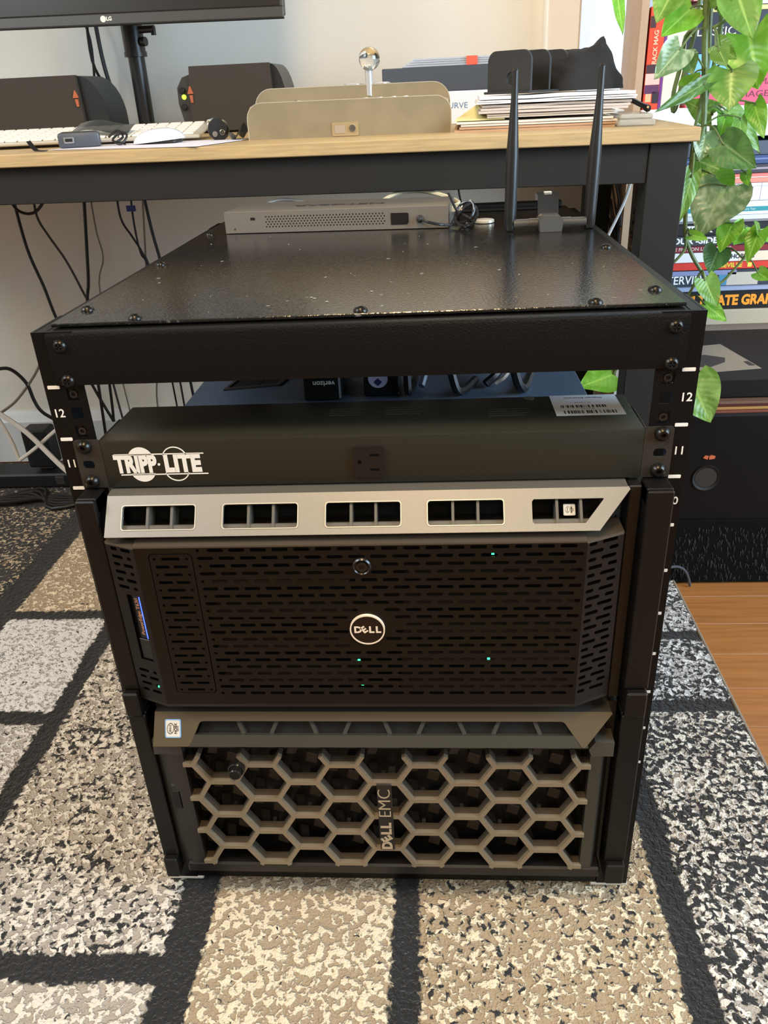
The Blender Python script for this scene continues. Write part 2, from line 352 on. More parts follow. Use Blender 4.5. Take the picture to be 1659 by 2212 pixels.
# ================================================================= POWER STRIP (1U)
pdu = thing('power_strip', 'dark grey rack power strip with one front outlet, bolted under the open top slot', 'power strip', (0, .04, .4445))
part(pdu, 'body', MB().box(-.2193, .2193, -.0025, .079, .4450, .4873, .0012, seg=2), PDUM)
for sx in (-1, 1):
    e = part(pdu, 'mounting_ear', MB().fill([RR(min(sx * .2193, sx * .2418), max(sx * .2193, sx * .2418), .4452, .4882, .0025), RR(sx * .2326 - .005, sx * .2326 + .005, .4625, .4700, .003)], .002, T(0, 0, 0) @ rot('X', math.pi / 2)), PDUEAR)
    for z in (10 * U + .0381, 10 * U + .0068):
        s = part(e, 'screw', MB().lathe(list(reversed([(.0001, .0018), (.0018, .0018), (.002, .0045), (.0036, .0046), (.0054, .0030), (.0062, .0006), (.0062, 0)])), T(sx * .2326, -.002, z) @ FR, 20), SCREWM)
    part(pdu, 'side_bracket', MB().box(min(sx * .2197, sx * .2215), max(sx * .2197, sx * .2215), .002, .05, .447, .4868, .0005), PDUEAR)
# outlet
oy = -.0025
o = part(pdu, 'outlet', MB().fill([RR(-.0116, .0140, .4512, .4778, .002), RR(-.0078, -.0042, .4630, .4666, .0017), RR(.0022, .0098, .4695, .4717, .0005), RR(.0022, .0098, .4568, .4590, .0005)], .0022, rot('X', math.pi / 2) @ T(0, 0, -oy)), PLAS)
part(o, 'socket_back', MB().box(-.0095, .012, oy - .0004, oy - .0001, .4530, .4760), BLK)
# TRIPP-LITE mark
lm = MB()
lm.text('TRIPP', .0208, FRONT(-.1925, oy - .0001, .4657), .0002, .0012, .66, spacing=1.03)
lm.text('LITE', .0208, FRONT(-.1530, oy - .0001, .4657), .0002, .0012, .78, spacing=1.03)
lm.add(*(lambda m: (m.v, m.f))(MB().fill([CIRC(-.1728, .4657, .0011, 12)], .0003, rot('X', math.pi / 2) @ T(0, 0, -oy))))
part(pdu, 'brand_lettering', lm, WHITEP)
def halfdisc(cx, cz, r, up, hole=0):
    a0, a1 = (.32, math.pi - .32) if up else (-math.pi + .32, -.32)
    if not hole: return MB().fill([ARC(cx, cz, r, a0, a1, 16)], .0003, rot('X', math.pi / 2) @ T(0, 0, -oy))
    return MB().fill([ARC(cx, cz, r, a0, a1, 16) + list(reversed(ARC(cx, cz, r - .0009, a0, a1, 16)))], .0003, rot('X', math.pi / 2) @ T(0, 0, -oy))
rm = MB()
for z0, xs in ((.4745, (-.2095, -.1340)), (.4563, (-.2065, -.1325))): rm.box(xs[0], xs[1], oy - .0003, oy, z0, z0 + .0009)
for cx, hole in ((-.1873, 0), (-.1585, 1)):
    for up in (1, 0):
        h = halfdisc(cx, .4706 if up else .4610, .0107, up, hole); rm.add(h.v, h.f)
part(pdu, 'brand_roundels', rm, WHITEP)
# asset label on the top, barcodes upside down to the viewer
lb = part(pdu, 'asset_label', MB().box(.1553, .2115, .0295, .0785, .4873, .4875), mat('label_white', (214, 214, 216), .5), 'white printed barcode label')
bc = MB(); rnd = random.Random(3)
for (xa, xb, ya, yb) in ((.1615, .2000, .0475, .0535), (.1625, .2045, .0335, .0405)):
    x = xa
    while x < xb:
        wd = rnd.choice((.0004, .0006, .0010, .0014)); bc.box(x, x + wd, ya, yb, .48752, .4876); x += wd + rnd.choice((.0005, .0008, .0012, .0020))
UP = lambda x, y, a: T(x, y, .48755) @ rot('Z', a)
bc.text('Midwest Electronic', .0042, UP(.183, .0715, math.pi), .00004); bc.text('2 1 4 0 9 3 6', .0026, UP(.181, .0600, math.pi), .00004); bc.text('20 1 8 4 0', .0026, UP(.183, .0445, math.pi), .00004)
part(lb, 'barcode_print', bc, BLK)
em = MB()
for (xx, yy, ww) in ((-.035, .058, .03), (.013, .058, .034), (.100, .048, .034)):
    for k in range(4): em.box(xx, xx + ww - .004 * (k % 2), yy - .005 * k, yy - .005 * k + .0018, .4873, .48738)
part(pdu, 'faint_top_print', em, mat('faint_print', (66, 64, 58), .5))
part(pdu, 'round_sticker', MB().lathe([(.0045, 0), (.0045, .0002)], T(.1375, .074, .4873), 16), GREY, 'small pale round sticker')
# ================================================================= UPPER SERVER
def ear(parent, sx, z0, z1, y=-.0255, m=EARM):
    x0, x1 = (.2208, .2413) if sx > 0 else (-.2413, -.2246)
    e = part(parent, 'rack_ear', MB().box(x0, x1, y, .0, z0 + .028, z1, .0012).box(x0, x1, y + .004, 0, z1 - .014, z1 + .0006, .001), m)
    part(e, 'latch', MB().box(x0 + .001, x1 - .001, y - .006, -.001, z0, z0 + .0275, .0016), m)
    return e
s1 = thing('rack_server', 'upper black server with slotted mesh bezel and silver vented brow', 'server', (0, .25, .2265))
part(s1, 'chassis', MB().box(-.2150, .2140, .012, .60, .2275, .4425, .001), mat('server_lid', (84, 96, 112), .34, .2))  # blue of the window light on the lid put into this colour
for sx in (-1, 1): ear(s1, sx, .2185, .4435)
part(s1, 'inner_flange', MB().box(.2095, .2195, -.012, .004, .226, .4425, .001), PLAS)
L1 = math.hypot(.022, .028); an = math.atan2(.022, .028)
def BROW(x, y, z): return Matrix.Translation((x, y, z)) @ rot('X', math.pi / 2 - an)      # art: x right, y up the slope, z outwards
B1 = BROW(0, -.034, .4145)
bays = [(-.2045, -.1430), (-.1195, -.0577), (-.0343, .0264), (.0485, .1090)]
vlo, vhi = .0062, .0262
holes = [RR(a, b, vlo, vhi, .0022) for a, b in bays]
h5 = [(.1340, vlo), (.1735, vlo), (.1880, vhi), (.1340, vhi)]
holes.append([(.1318, vlo + .002), (.1333, vlo), (.1735, vlo), (.1885, vhi - .0008), (.1880, vhi), (.1333, vhi), (.1318, vhi - .002)])
part(s1, 'brow', MB().fill([[(-.2188, 0), (.1842, 0), (.2098, L1 * .93), (.2085, L1), (-.2180, L1)]] + holes, .0028, B1 @ T(0, 0, -.0028)), SILV, 'silver vented brow')
rim = MB()
for a, b in bays: rim.add(*(lambda q: (q.v, q.f))(MB().fill([RR(a - .0007, b + .0007, vlo - .0007, vhi + .0007, .0026), RR(a, b, vlo, vhi, .0022)], .0006, B1)))
part(s1, 'vent_rim_highlights', rim, mat('rim_highlight', (215, 204, 184), .3, .5))  # bright rings: the bevel highlight round each vent put into the colour
part(s1, 'brow_top', MB().prism([(-.0125, .4426), (.0, .4437), (.010, .4437), (.010, .4425), (-.008, .4405)], 'x', -.2180, .2080), SILVD)
part(s1, 'brow_return', MB().prism([(-.0335, .4143), (-.0320, .4165), (.004, .4125), (.004, .4095)], 'x', -.2175, .1850), PLAS)
vc = MB()
for (a, b) in bays + [(.1318, .1880)]:
    for k in (1, 2):
        x = a + (b - a) * k / 3 if b < .15 else a + .019 * k + .001
        vc.add(*(lambda q: (q.v, q.f))(MB().box(x - .0011, x + .0011, vlo - .001, vhi + .001, -.018, -.0024, 0, B1)))
    vc.add(*(lambda q: (q.v, q.f))(MB().box(a - .001, b + .001, vlo - .0018, vlo + .0046, -.016, -.0034, .001, B1)))
part(s1, 'vent_ribs', vc, mat('rib_grey', (84, 80, 72), .4))
part(s1, 'vent_back', MB().box(-.215, .19, .002, .004, .412, .442), BLK)
def badge_sticker(par, M, wd, ht, border):
    st = part(par, 'processor_sticker', MB().fill([RR(-wd / 2, wd / 2, -ht / 2, ht / 2, wd * .1)], .0003, M), mat('sticker_' + border, {'blue': (120, 160, 200), 'grey': (180, 178, 170)}[border], .35), 'square processor sticker')
    f = MB().fill([RR(-wd / 2 + wd * .07, wd / 2 - wd * .07, -ht / 2 + wd * .07, ht / 2 - wd * .07, wd * .08)], .0002, M @ T(0, 0, .0003)); part(st, 'sticker_face', f, mat('sticker_face', (205, 200, 188), .3))
    g = MB().fill([[(p[0] * .62, p[1]) for p in CIRC(0, 0, ht * .30)], [(p[0] * .62, p[1]) for p in CIRC(0, 0, ht * .265)]], .0002, M @ T(-wd * .15, 0, .0005) @ rot('Z', -.1))
    g.text('intel', ht * .24, M @ T(-wd * .15, 0, .0006) @ rot('Z', -math.pi / 2), .0001); g.text('XEON', ht * .2, M @ T(wd * .16, 0, .0006) @ rot('Z', -math.pi / 2), .0001, .0001); g.text('inside', ht * .13, M @ T(wd * .32, 0, .0006) @ rot('Z', -math.pi / 2), .0001)
    part(st, 'sticker_print', g, BLK)
badge_sticker(s1, B1 @ T(.1622, .0185, -.0075), .0095, .0095, 'grey')
# mesh face
FY = -.022
def slots_face():
    L = []
    for r in range(21):
        z = .3940 - r * .00772
        x = -.1490 + (.0 if r % 2 else -.0047)
        if r % 2 == 0: L.append(CIRC(-.1475, z, .0016, 8)); x = -.1395
        else: x = -.1490
        while x < .1745:
            x1 = min(x + .0142, .1780)
            if x1 - x > .004: 
                cx = (x + x1) / 2
                if not ((abs(cx + .0075) < .0115 and abs(z - .3775) < .008) or math.hypot(cx + .0064, z - .3127) < .0235):
                    L.append(RR(x, x1, z - .0018, z + .0018, .0016, 2))
            x += .0186
    return L
ac = RR(-.1915, -.1530, .2400, .3915, .004)
def ONF(mb):                                              # face art was drawn on a plane at y=-.022; the real face stands at y=-.036
    mb.v = [(.9665 * p[0] + .0009, p[1] - .0142, .974 * p[2] + .0184) for p in mb.v]; return mb
face = MB().fill([[(-.2035, .2268), (.180, .2268), (.180, .3968), (-.2035, .3968)], ac] + slots_face(), .0008, FRONT(0, FY, 0) @ T(0, 0, -.0008))
MESHM = mat('mesh_black_plastic', (21, 18, 14), .36, spec=.22)
part(s1, 'mesh_panel', ONF(face), MESHM)
cov = [RR(-.1907, -.1538, .2408, .3907, .0036)]
for i in range(19):
    z = .3862 - i * .00790
    if i % 2 == 0: cov += [CIRC(-.1865, z, .0014, 8), RR(-.1805, -.1640, z - .0016, z + .0016, .0014, 2), CIRC(-.1580, z, .0014, 8)]
    else: cov += [RR(-.1868, -.1740, z - .0016, z + .0016, .0014, 2), RR(-.1710, -.1582, z - .0016, z + .0016, .0014, 2)]
part(s1, 'access_cover', ONF(MB().fill(cov, .0010, FRONT(0, FY - .0003, 0) @ T(0, 0, -.0010))), MESHM)
# ledge above the mesh and the bottom lip
LEDGE = mat('ledge_plastic_lit', (74, 66, 56), .28)  # lighter than the bezel: the highlight along its upper edge painted in
part(s1, 'upper_ledge', MB().prism([(-.006, .4118), (-.0364, .4066), (-.0364, .4050), (.002, .4050), (.002, .4118)], 'x', -.1958, .1750), LEDGE)
part(s1, 'ledge_wing', MB().prism([(-.1958, -.0364), (-.1958, .002), (-.2236, .002), (-.2236, -.0255)], 'z', .4040, .4064), LEDGE)
part(s1, 'ledge_wing', MB().prism([(.1750, -.0364), (.2066, -.0215), (.2066, .002), (.1750, .002)], 'z', .4040, .4066), LEDGE)
part(s1, 'lower_lip', MB().prism([(-.1958, -.0364), (.1750, -.0364), (.2060, -.0215), (.2060, .004), (-.2232, .004), (-.2232, -.0250)], 'z', .2360, .2393), PLAS)
part(s1, 'bezel_floor', MB().box(-.2190, .2050, -.012, .004, .2262, .2360), BLK)
part(s1, 'bezel_end', MB().box(-.2236, -.2228, -.0250, .010, .2365, .4050), PLAS)
part(s1, 'bezel_end', MB().box(.2056, .2066, -.0215, .010, .2365, .4050), PLAS)
# right chamfer with slots
def CH(xa, ya, xb, yb):
    ang = math.atan2(yb - ya, xb - xa); return T(xa, ya, 0) @ rot('Z', ang) @ rot('X', math.pi / 2), math.hypot(xb - xa, yb - ya)
Mr, wr = CH(.1750, -.0362, .2066, -.0215)
cl = [[(0, .2393), (wr, .2393), (wr, .4050), (0, .4050)]]
for r in range(21):
    z = .4022 - r * .00752
    for a, b in (((.003, .0160), (.0215, .0305)) if r % 2 else ((.002, .0095), (.0145, .0290))): cl.append(RR(a, b, z - .0018, z + .0018, .0015, 2))
part(s1, 'mesh_chamfer', MB().fill(cl, .0008, Mr @ T(0, 0, -.0008)), MESHM)
Ml, wl = CH(-.2236, -.0255, -.1958, -.0362)
cl = [[(0, .2393), (wl, .2393), (wl, .4050), (0, .4050)]]
for r in range(21):
    z = .4010 - r * .00752
    if .2745 < z < .3620: continue
    for a, b in (((.0050, .0120), (.0155, .0260)) if r % 2 == 0 else ((.0050, .0165), (.0210, .0252))): cl.append(RR(a, b, z - .0017, z + .0017, .0015, 2))
cl.append([(.0110, .2860), (.0250, .2860), (.0250, .3560), (.0110, .3560)])
part(s1, 'mesh_chamfer', MB().fill(cl, .0008, Ml @ T(0, 0, -.0008)), MESHM)
lcd = part(s1, 'status_display', MB().box(.0108, .0252, .2858, .3562, -.0040, -.0030, 0, Ml), mat('lcd_dark', (18, 19, 22), .25))
part(lcd, 'blue_light_bar', MB().box(.0222, .0242, .3100, .3545, -.0029, -.0012, .0004, Ml), mat('blue_led', (30, 60, 255), .4, emit=(50, 80, 255), estr=4.0), 'glowing blue status bar')
part(lcd, 'display_text', MB().text('PowerEdge T630', .0056, Ml @ T(.0180, .3320, -.0028) @ rot('Z', math.pi / 2), .0001, .00005), mat('lcd_text', (170, 126, 92), .5))
part(lcd, 'display_ledge', MB().box(.0125, .0245, .2868, .3085, -.0029, -.0014, .0003, Ml), PLAS)
bd = part(s1, 'brand_badge', ONF(MB().fill([CIRC(-.0064, .3127, .0152, 40)], .0022, FRONT(0, FY, 0))), mat('badge_black', (18, 15, 13), .3), 'round black brand badge with pale ring')
bw = mat('badge_cream', (226, 208, 184), .4)
part(bd, 'badge_ring', ONF(MB().fill([CIRC(-.0064, .3127, .0156, 40), CIRC(-.0064, .3127, .0144, 40)], .0026, FRONT(0, FY, 0))), bw)
bt = MB().text('D', .0092, FRONT(-.0148, FY - .0022, .3126), .0002, .00035, 1.05)
bt.text('E', .0092, FRONT(-.0092, FY - .0022, .3126) @ rot('Z', .62), .0002, .00035, 1.0); bt.text('L', .0092, FRONT(-.0028, FY - .0022, .3126), .0002, .00035, 1.05); bt.text('L', .0092, FRONT(.0032, FY - .0022, .3126), .0002, .00035, 1.05)
part(bd, 'badge_letters', ONF(bt), bw)
lk = part(s1, 'lock', ONF(MB().lathe([(.0081, 0), (.0081, .002), (.0070, .0032), (.0062, .0024), (.0062, .0012), (.0045, .001), (.0045, .0028), (.0028, .0030), (.0026, .0015), (.0001, .0015)], FRONT(-.0075, FY, .3775), 28)), mat('lock_black', (30, 26, 24), .25))
cav = MB().box(-.2230, .2060, .004, .006, .2268, .405)
part(s1, 'drive_cage_back', cav, BLK)
dm = MB()
for k in range(5): dm.box(.02 + .002 * k, .172, -.022, .003, .2440 + k * .030, .2475 + k * .030)
for k in range(4): dm.box(-.145, -.02, -.020, .003, .252 + k * .036, .2545 + k * .036)
part(s1, 'drive_carrier_edges', dm, mat('carrier_edges', (66, 56, 48), .35, .3))
grn = mat('green_led', (40, 220, 130), .4, emit=(60, 240, 150), estr=2.5)
for x, z in ((-.020, .3430), (.1030, .3862), (.1015, .3122), (-.0165, .2756), (.1010, .2770), (-.0148, .2478), (-.0830, .3655), (-.2085, .2455)):
    part(s1, 'status_led', ONF(MB().box(x - .0012, x + .0012, -.0200, -.0190, z - .0009, z + .0009)), grn)
# lid latch recess visible through the open slot
lt = part(s1, 'lid_latch', MB().fill([[(-.182, .250), (-.120, .262), (-.105, .325), (-.168, .325)], [(-.178, .256), (-.125, .266), (-.112, .318), (-.165, .318)]], .002, T(0, 0, .4425)), PLASG)
part(lt, 'latch_pocket', MB().prism([(-.176, .258), (-.145, .262), (-.138, .316), (-.163, .316)], 'z', .4422, .4432), BLK)
part(lt, 'latch_handle', MB().prism([(-.143, .262), (-.126, .267), (-.114, .316), (-.136, .316)], 'z', .4422, .4440), PLAS)
# ================================================================= LOWER SERVER
s2 = thing('rack_server', 'lower black server with bronze honeycomb bezel, bottommost in the rack', 'server', (0, .25, .003))
part(s2, 'chassis', MB().box(-.2150, .2150, .014, .60, .003, .2200, .001), mat('server_lid2', (40, 40, 40), .4))
for sx in (-1, 1): ear(s2, sx, -.0045, .2170, -.0275)
part(s2, 'inner_flange', MB().box(.2120, .2195, -.010, .006, .002, .2200), PLAS); part(s2, 'inner_flange', MB().box(-.2195, -.2120, -.010, .006, .002, .2200), PLAS)
L2 = math.hypot(.0155, .0295); an2 = math.atan2(.0155, .0295)
B2 = T(0, -.0402, .1900) @ rot('X', math.pi / 2 - an2)
part(s2, 'brow', MB().fill([[(-.2172, 0), (-.1835, 0), (-.1812, .0012), (-.1725, L2 * .66), (-.1705, L2 * .71), (-.1680, L2 * .73), (.1655, L2 * .73), (.1682, L2 * .71), (.1700, L2 * .66), (.1840, .0012), (.1862, 0), (.1885, .0015), (.2125, L2 * .95), (.2118, L2), (-.2150, L2)]], .003, B2 @ T(0, 0, -.003)), BROW2, 'bronze brow strip')
part(s2, 'brow_top', MB().prism([(-.0248, .2193), (.012, .2208), (.012, .2190), (-.020, .2170)], 'x', -.2150, .2115), PLASG)
part(s2, 'brow_slot', MB().fill([[(-.1815, .0010), (.1840, .0010), (.1695, L2 * .73), (-.1705, L2 * .73)]], .0015, B2 @ T(0, 0, -.012)), BLK)
part(s2, 'brow_lip', MB().prism([(0, 0), (.366, 0), (.3595, L2 * .34), (.0055, L2 * .34)], 'z', -.008, .0002, B2 @ T(-.1822, 0, 0)), mat('lip_dark', (58, 56, 48), .36))
fn = MB()
for k in range(9):
    x = -.135 + k * .0348; d = .004 if k % 2 else -.004
    fn.prism([(x - .002 - d, L2 * .34), (x + .002 - d, L2 * .34), (x + .002 + d * .4, L2 * .73), (x - .002 + d * .4, L2 * .73)], 'z', -.0104, -.0050, B2)
part(s2, 'brow_fins', fn, mat('fin_grey', (56, 54, 48), .45))
badge_sticker(s2, B2 @ T(-.1975, L2 * .52, .0001), .0155, .0178, 'blue')
part(s2, 'brow_under', MB().prism([(-.0400, .1898), (-.0375, .1925), (-.006, .1860), (-.006, .1790)], 'x', -.2165, .1900), PLAS)
# honeycomb
hs = .0400 / 1.5; hh = hs * math.sqrt(3)
edges = {}
def hexv(cx, cz): return [(cx + hs * math.cos(math.pi / 3 * i), cz + hs * math.sin(math.pi / 3 * i)) for i in range(6)]
cells = []
for c in range(-1, 12):
    for r in range(-1, 5):
        cx = (c - 5) * .04; cz = (.0875 if c % 2 == 0 else .0875 - hh / 2) + (r - 1) * hh
        hv = hexv(cx, cz); cells.append((cx, cz, c))
        for i in range(6):
            a, b = hv[i], hv[(i + 1) % 6]; k = tuple(sorted([(round(a[0], 4) + 0., round(a[1], 4) + 0.), (round(b[0], 4) + 0., round(b[1], 4) + 0.)])); edges[(round((a[0] + b[0]) * 500 + .2), round((a[1] + b[1]) * 500 + .2))] = k
gm = MB(); wm = MB(); bw2 = .0043 / 2; t3 = bw2 / math.tan(math.pi / 3)
XL, XR, ZB, ZT = -.1965, .1965, .0150, .1690
for (a, b) in edges.values():
    A, B = Vector(a), Vector(b); P, Q, clipA, clipB = A.copy(), B.copy(), False, False
    def clip(P, Q):
        t0, t1 = 0., 1.; d = Q - P
        for lo, hi, p, dd in ((XL, XR, P.x, d.x), (ZB, ZT, P.y, d.y)):
            if abs(dd) < 1e-9:
                if p < lo or p > hi: return None
            else:
                u, v = (lo - p) / dd, (hi - p) / dd
                if u > v: u, v = v, u
                t0, t1 = max(t0, u), min(t1, v)
        return (t0, t1) if t1 - t0 > .08 else None
    r = clip(A, B)
    if not r: continue
    P, Q = A + (B - A) * r[0], A + (B - A) * r[1]
    d = (B - A).normalized(); n = Vector((-d.y, d.x)); poly = []
    if r[0] == 0: poly += [P + d * t3 + n * bw2, P, P + d * t3 - n * bw2]
    else: poly += [P + n * bw2, P - n * bw2]
    if r[1] == 1: poly += [Q - d * t3 - n * bw2, Q, Q - d * t3 + n * bw2]
    else: poly += [Q - n * bw2, Q + n * bw2]
    gm.prism([tuple(p) for p in poly], 'y', -.0315, -.0270)
    wm.prism([tuple(p) for p in poly], 'y', -.0269, -.0190)
part(s2, 'honeycomb_grille', gm, BRONZE, 'bronze honeycomb grille')
part(s2, 'grille_webs', wm, mat('web_dark', (66, 58, 48), .5))
part(s2, 'grille_back', MB().box(-.2, .2, .010, .013, .006, .186), BLK)
# inner baffles: two slanted blocks behind every cell
blk = None; cm = mat('baffle_plastic', (54, 48, 42), .6)
for (cx, cz, c) in cells:
    for (dx, dz, a, sc) in ((-.0125, .0030, -.30, .8), (.0080, -.0085, -.22, 1.0)):
        x, z = cx + dx, cz + dz
        if not (-.193 < x < .193 and .012 < z < .166) or (c == 5 and abs(x) < .012): continue
        M = T(x, -.0065, z) @ rot('Y', -a) @ rot('Z', .25 if sc < 1 else -.15) @ Matrix.Diagonal((sc, 1, 1, 1))
        if blk is None:
            blk = part(s2, 'baffle_block', MB().box(-.0062, .0062, -.006, .018, -.0060, .0060, .0008), cm)
            blk.parent = None; base_me = blk.data
            mv = Vector(BASE[s2.name])
            for v in base_me.vertices: v.co += mv
            blk.parent = s2; blk.matrix_local = T(*(-mv)) @ M
        else:
            q = bpy.data.objects.new('baffle_block', base_me); COL.objects.link(q); q.parent = s2; q.matrix_local = T(*(-Vector(BASE[s2.name]))) @ M
wf = MB()
for (cx, cz, c) in cells:
    if abs(cx) < .17 and .03 < cz < .15:
        for dx, dz, l in ((.002, .008, .007), (-.006, .002, .004)): wf.box(cx + dx, cx + dx + l, -.006, .0055, cz + dz, cz + dz + .0012)
part(s2, 'drive_latch_glints', wf, CHROME, kind='stuff')
# bezel surround
sd = mat('bezel_side', (30, 28, 25), .4)
part(s2, 'bezel_side', MB().prism([(-.2236, -.0225), (-.2080, -.0290), (-.1955, -.0290), (-.1955, .012), (-.2236, .012)], 'z', .006, .1690), sd)
part(s2, 'bezel_side', MB().prism([(.2165, -.010), (.2165, .012), (.1955, .012), (.1955, -.0290), (.2060, -.0290)], 'z', .006, .1690), mat('bezel_side_r', (50, 47, 40), .42))
part(s2, 'bezel_corner', MB().prism([(.1965, .169), (.2165, .169), (.2165, .186), (.1990, .1865), (.1935, .1770)], 'y', -.0290, .010), mat('bezel_corner', (66, 63, 56), .5))
part(s2, 'bezel_corner', MB().prism([(-.2236, .169), (-.1955, .169), (-.1955, .178), (-.2225, .1880)], 'y', -.0290, .010), PLASG)
part(s2, 'bezel_top', MB().box(-.1955, .1955, -.020, .010, .1690, .1795), PLAS)
part(s2, 'bezel_bottom', MB().box(-.2165, .2165, -.0300, .010, .0005, .0150, .002), PLAS)
hp = part(s2, 'pull_handle', MB().box(-.2165, -.2045, -.0285, -.012, .085, .128, .002), sd)
part(hp, 'handle_pocket', MB().box(-.2150, -.2065, -.0290, -.0280, .095, .119, .0004), BLK)
kl = part(s2, 'bezel_lock', MB().lathe([(.0082, 0), (.0082, .004), (.0070, .0052), (.0062, .0045), (.0062, .0100), (.0052, .0112), (.0001, .0112)], FRONT(-.1428, -.0315, .1552), 26), mat('lock_dark', (36, 34, 30), .2, .4))
lg = part(s2, 'logo_plate', MB().box(-.0078, .0068, -.0330, -.0312, .0425, .1345, .0006), mat('logo_plate', (16, 15, 14), .35))
gold = mat('logo_sand', (182, 164, 138), .4, .3)
lt2 = MB().text('D', .0142, FRONT(-.0003, -.0332, .0492) @ rot('Z', math.pi / 2), .0002, .0006, 1.05); lt2.text('E', .0142, FRONT(-.0003, -.0332, .0590) @ rot('Z', math.pi / 2 + .62), .0002, .0006, 1.0)
lt2.text('L', .0142, FRONT(-.0003, -.0332, .0688) @ rot('Z', math.pi / 2), .0002, .0006, 1.05); lt2.text('L', .0142, FRONT(-.0003, -.0332, .0778) @ rot('Z', math.pi / 2), .0002, .0006, 1.05)
lt2.text('EMC', .0182, FRONT(-.0003, -.0332, .1090) @ rot('Z', math.pi / 2), .0002, -.0003, 1.1)
part(lg, 'logo_letters', lt2, gold)
# ================================================================= THINGS INSIDE THE OPEN SLOT (on the upper server's lid)
bb = thing('battery_box', 'small black box with upside-down white lettering inside the open slot', 'box', (-.064, .24, .4437))
part(bb, 'case', MB().box(-.0845, -.0440, .206, .33, .4437, .5060, .002), PLAS)
part(bb, 'lettering', MB().text('verizon', .0078, FRONT(-.0615, .2056, .4628) @ rot('Z', math.pi), .0002, .0001), WHITEP)
ad = thing('power_adapter', 'black power adapter with round white sticker beside the lettered box', 'adapter', (.01, .23, .4437))
part(ad, 'case', MB().box(-.020, .018, .214, .26, .4437, .498, .002), PLAS)
part(ad, 'sticker', MB().lathe([(.0105, 0), (.0105, .0003)], FRONT(-.0045, .2139, .4640), 24), mat('sticker_lilac', (176, 172, 196), .5), 'round white sticker with blue diamond')
part(ad, 'diamond', MB().box(-.003, .003, .2132, .2135, -.003, .003, 0, T(-.0045, 0, .4600) @ rot('Y', math.pi / 4)), mat('blue_print', (40, 44, 92), .5))
def cable(name, pts, r, m, label, frame=WF, group=None, cat='cable', k=5, n=7):
    P = spline(pts, k); b = P[len(P) // 2]
    return solo(name, MB().tube(P, r, n), m, label, cat, tuple(b), group, frame)
CB = mat('cable_black', (18, 17, 17), .45); CW = mat('cable_white', (206, 202, 196), .5); CG = mat('cable_grey', (120, 112, 100), .5); CC = mat('cable_cream', (196, 190, 160), .45)
cable('cable', [(.026, .25, .56), (.026, .214, .50), (.027, .208, .462), (.028, .215, .4475), (.034, .26, .4475)], .0042, CB, 'thick black cable hanging in the open slot beside the stickered adapter')
cable('cable', [(.066, .26, .56), (.069, .215, .50), (.074, .205, .466), (.082, .21, .4480), (.10, .25, .4480)], .0045, CB, 'thick black cable hanging in the middle of the open slot')
cable('cable', [(.130, .26, .56), (.134, .215, .50), (.139, .206, .466), (.148, .215, .4480), (.16, .26, .4480)], .0050, CB, 'thick black cable hanging nearest the barcode label in the open slot')
cable('cable', [(.092, .40, .56), (.075, .33, .515), (.05, .26, .468), (.041, .232, .4480)], .0035, mat('cable_silver', (150, 158, 170), .25, .6), 'silver cable slanting down inside the open slot')
cable('cable', [(.190, .44, .56), (.165, .34, .51), (.128, .25, .463), (.110, .235, .4475)], .0048, CB, 'slanting black cable crossing the slot')
cable('cable', [(.200, .43, .56), (.174, .335, .508), (.137, .248, .460), (.120, .238, .4470)], .0026, mat('cable_beige', (140, 124, 112), .5), 'thin beige cable slanting beside the black one in the slot')
# ================================================================= ON THE RACK TOP
sy = math.atan2(-.0275, .283)
sw = thing('network_switch', 'grey metal network switch lying on the rack top', 'network switch', (-.0668, .448, .5812), rz=sy)
hw = .1425
body = MB().box(-hw, hw, .001, .100, .0005, .0262, .0008)
part(sw, 'case', body, STEEL)
fm = MB().fill([[(-hw, .0008), (hw, .0008), (hw, .0258), (-hw, .0258)]] + [CIRC(-.088 + .00415 * i + (.0021 if j % 2 else 0), .0075 + .0030 * j, .00105, 6) for i in range(37) for j in range(5)] + [RR(-.1085, -.1020, .0155, .0190, .001), CIRC(-.1300, .0052, .0015, 10)], .0014, FRONT(0, .001, 0))
part(sw, 'rear_plate', fm, STEEL)
part(sw, 'vent_shadow', MB().box(-.0895, .069, .0003, .0009, .005, .0225).box(-.1095, -.1010, .0003, .0009, .0145, .02), BLK)
part(sw, 'power_plug_cover', MB().prism([(.0715, .0060), (.0915, .0060), (.0935, .0085), (.0935, .0185), (.0915, .0195), (.0715, .0195)], 'y', -.0012, .0005), PLAS)
part(sw, 'barrel_plug', MB().lathe([(.0046, 0), (.0046, .004), (.0036, .0055), (.0036, .0075), (.0025, .009), (.0012, .0105)], FRONT(.1080, -.0004, .0120), 14), mat('plug_grey', (70, 70, 72), .35, .5))
part(sw, 'top_lettering', MB().text('NETGEAR', .017, T(-.002, .047, .0264) @ rot('Z', math.pi), .0001, .0005, 1.6), mat('letter_dark', (56, 52, 48), .5))
part(sw, 'network_plug', MB().box(hw - .002, hw + .013, .058, .069, .011, .0185, .001).box(hw - .002, hw + .012, .074, .085, .0105, .018, .001), CC, 'cream network plugs')
sp = [(.043, .4285, .5930), (.052, .421, .5905), (.066, .425, .5870), (.082, .434, .5855), (.098, .428, .590), (.106, .434, .600), (.103, .440, .610), (.090, .446, .606), (.083, .436, .592), (.092, .424, .5846), (.106, .432, .5880), (.110, .442, .600), (.100, .438, .608), (.088, .430, .598), (.090, .446, .5855), (.104, .440, .5845), (.098, .425, .5940), (.086, .440, .6000), (.076, .462, .618)]
cable('cable', sp, .0017, mat('cable_gloss', (40, 40, 42), .18), 'glossy black thin cable coiled beside the network switch', k=7)
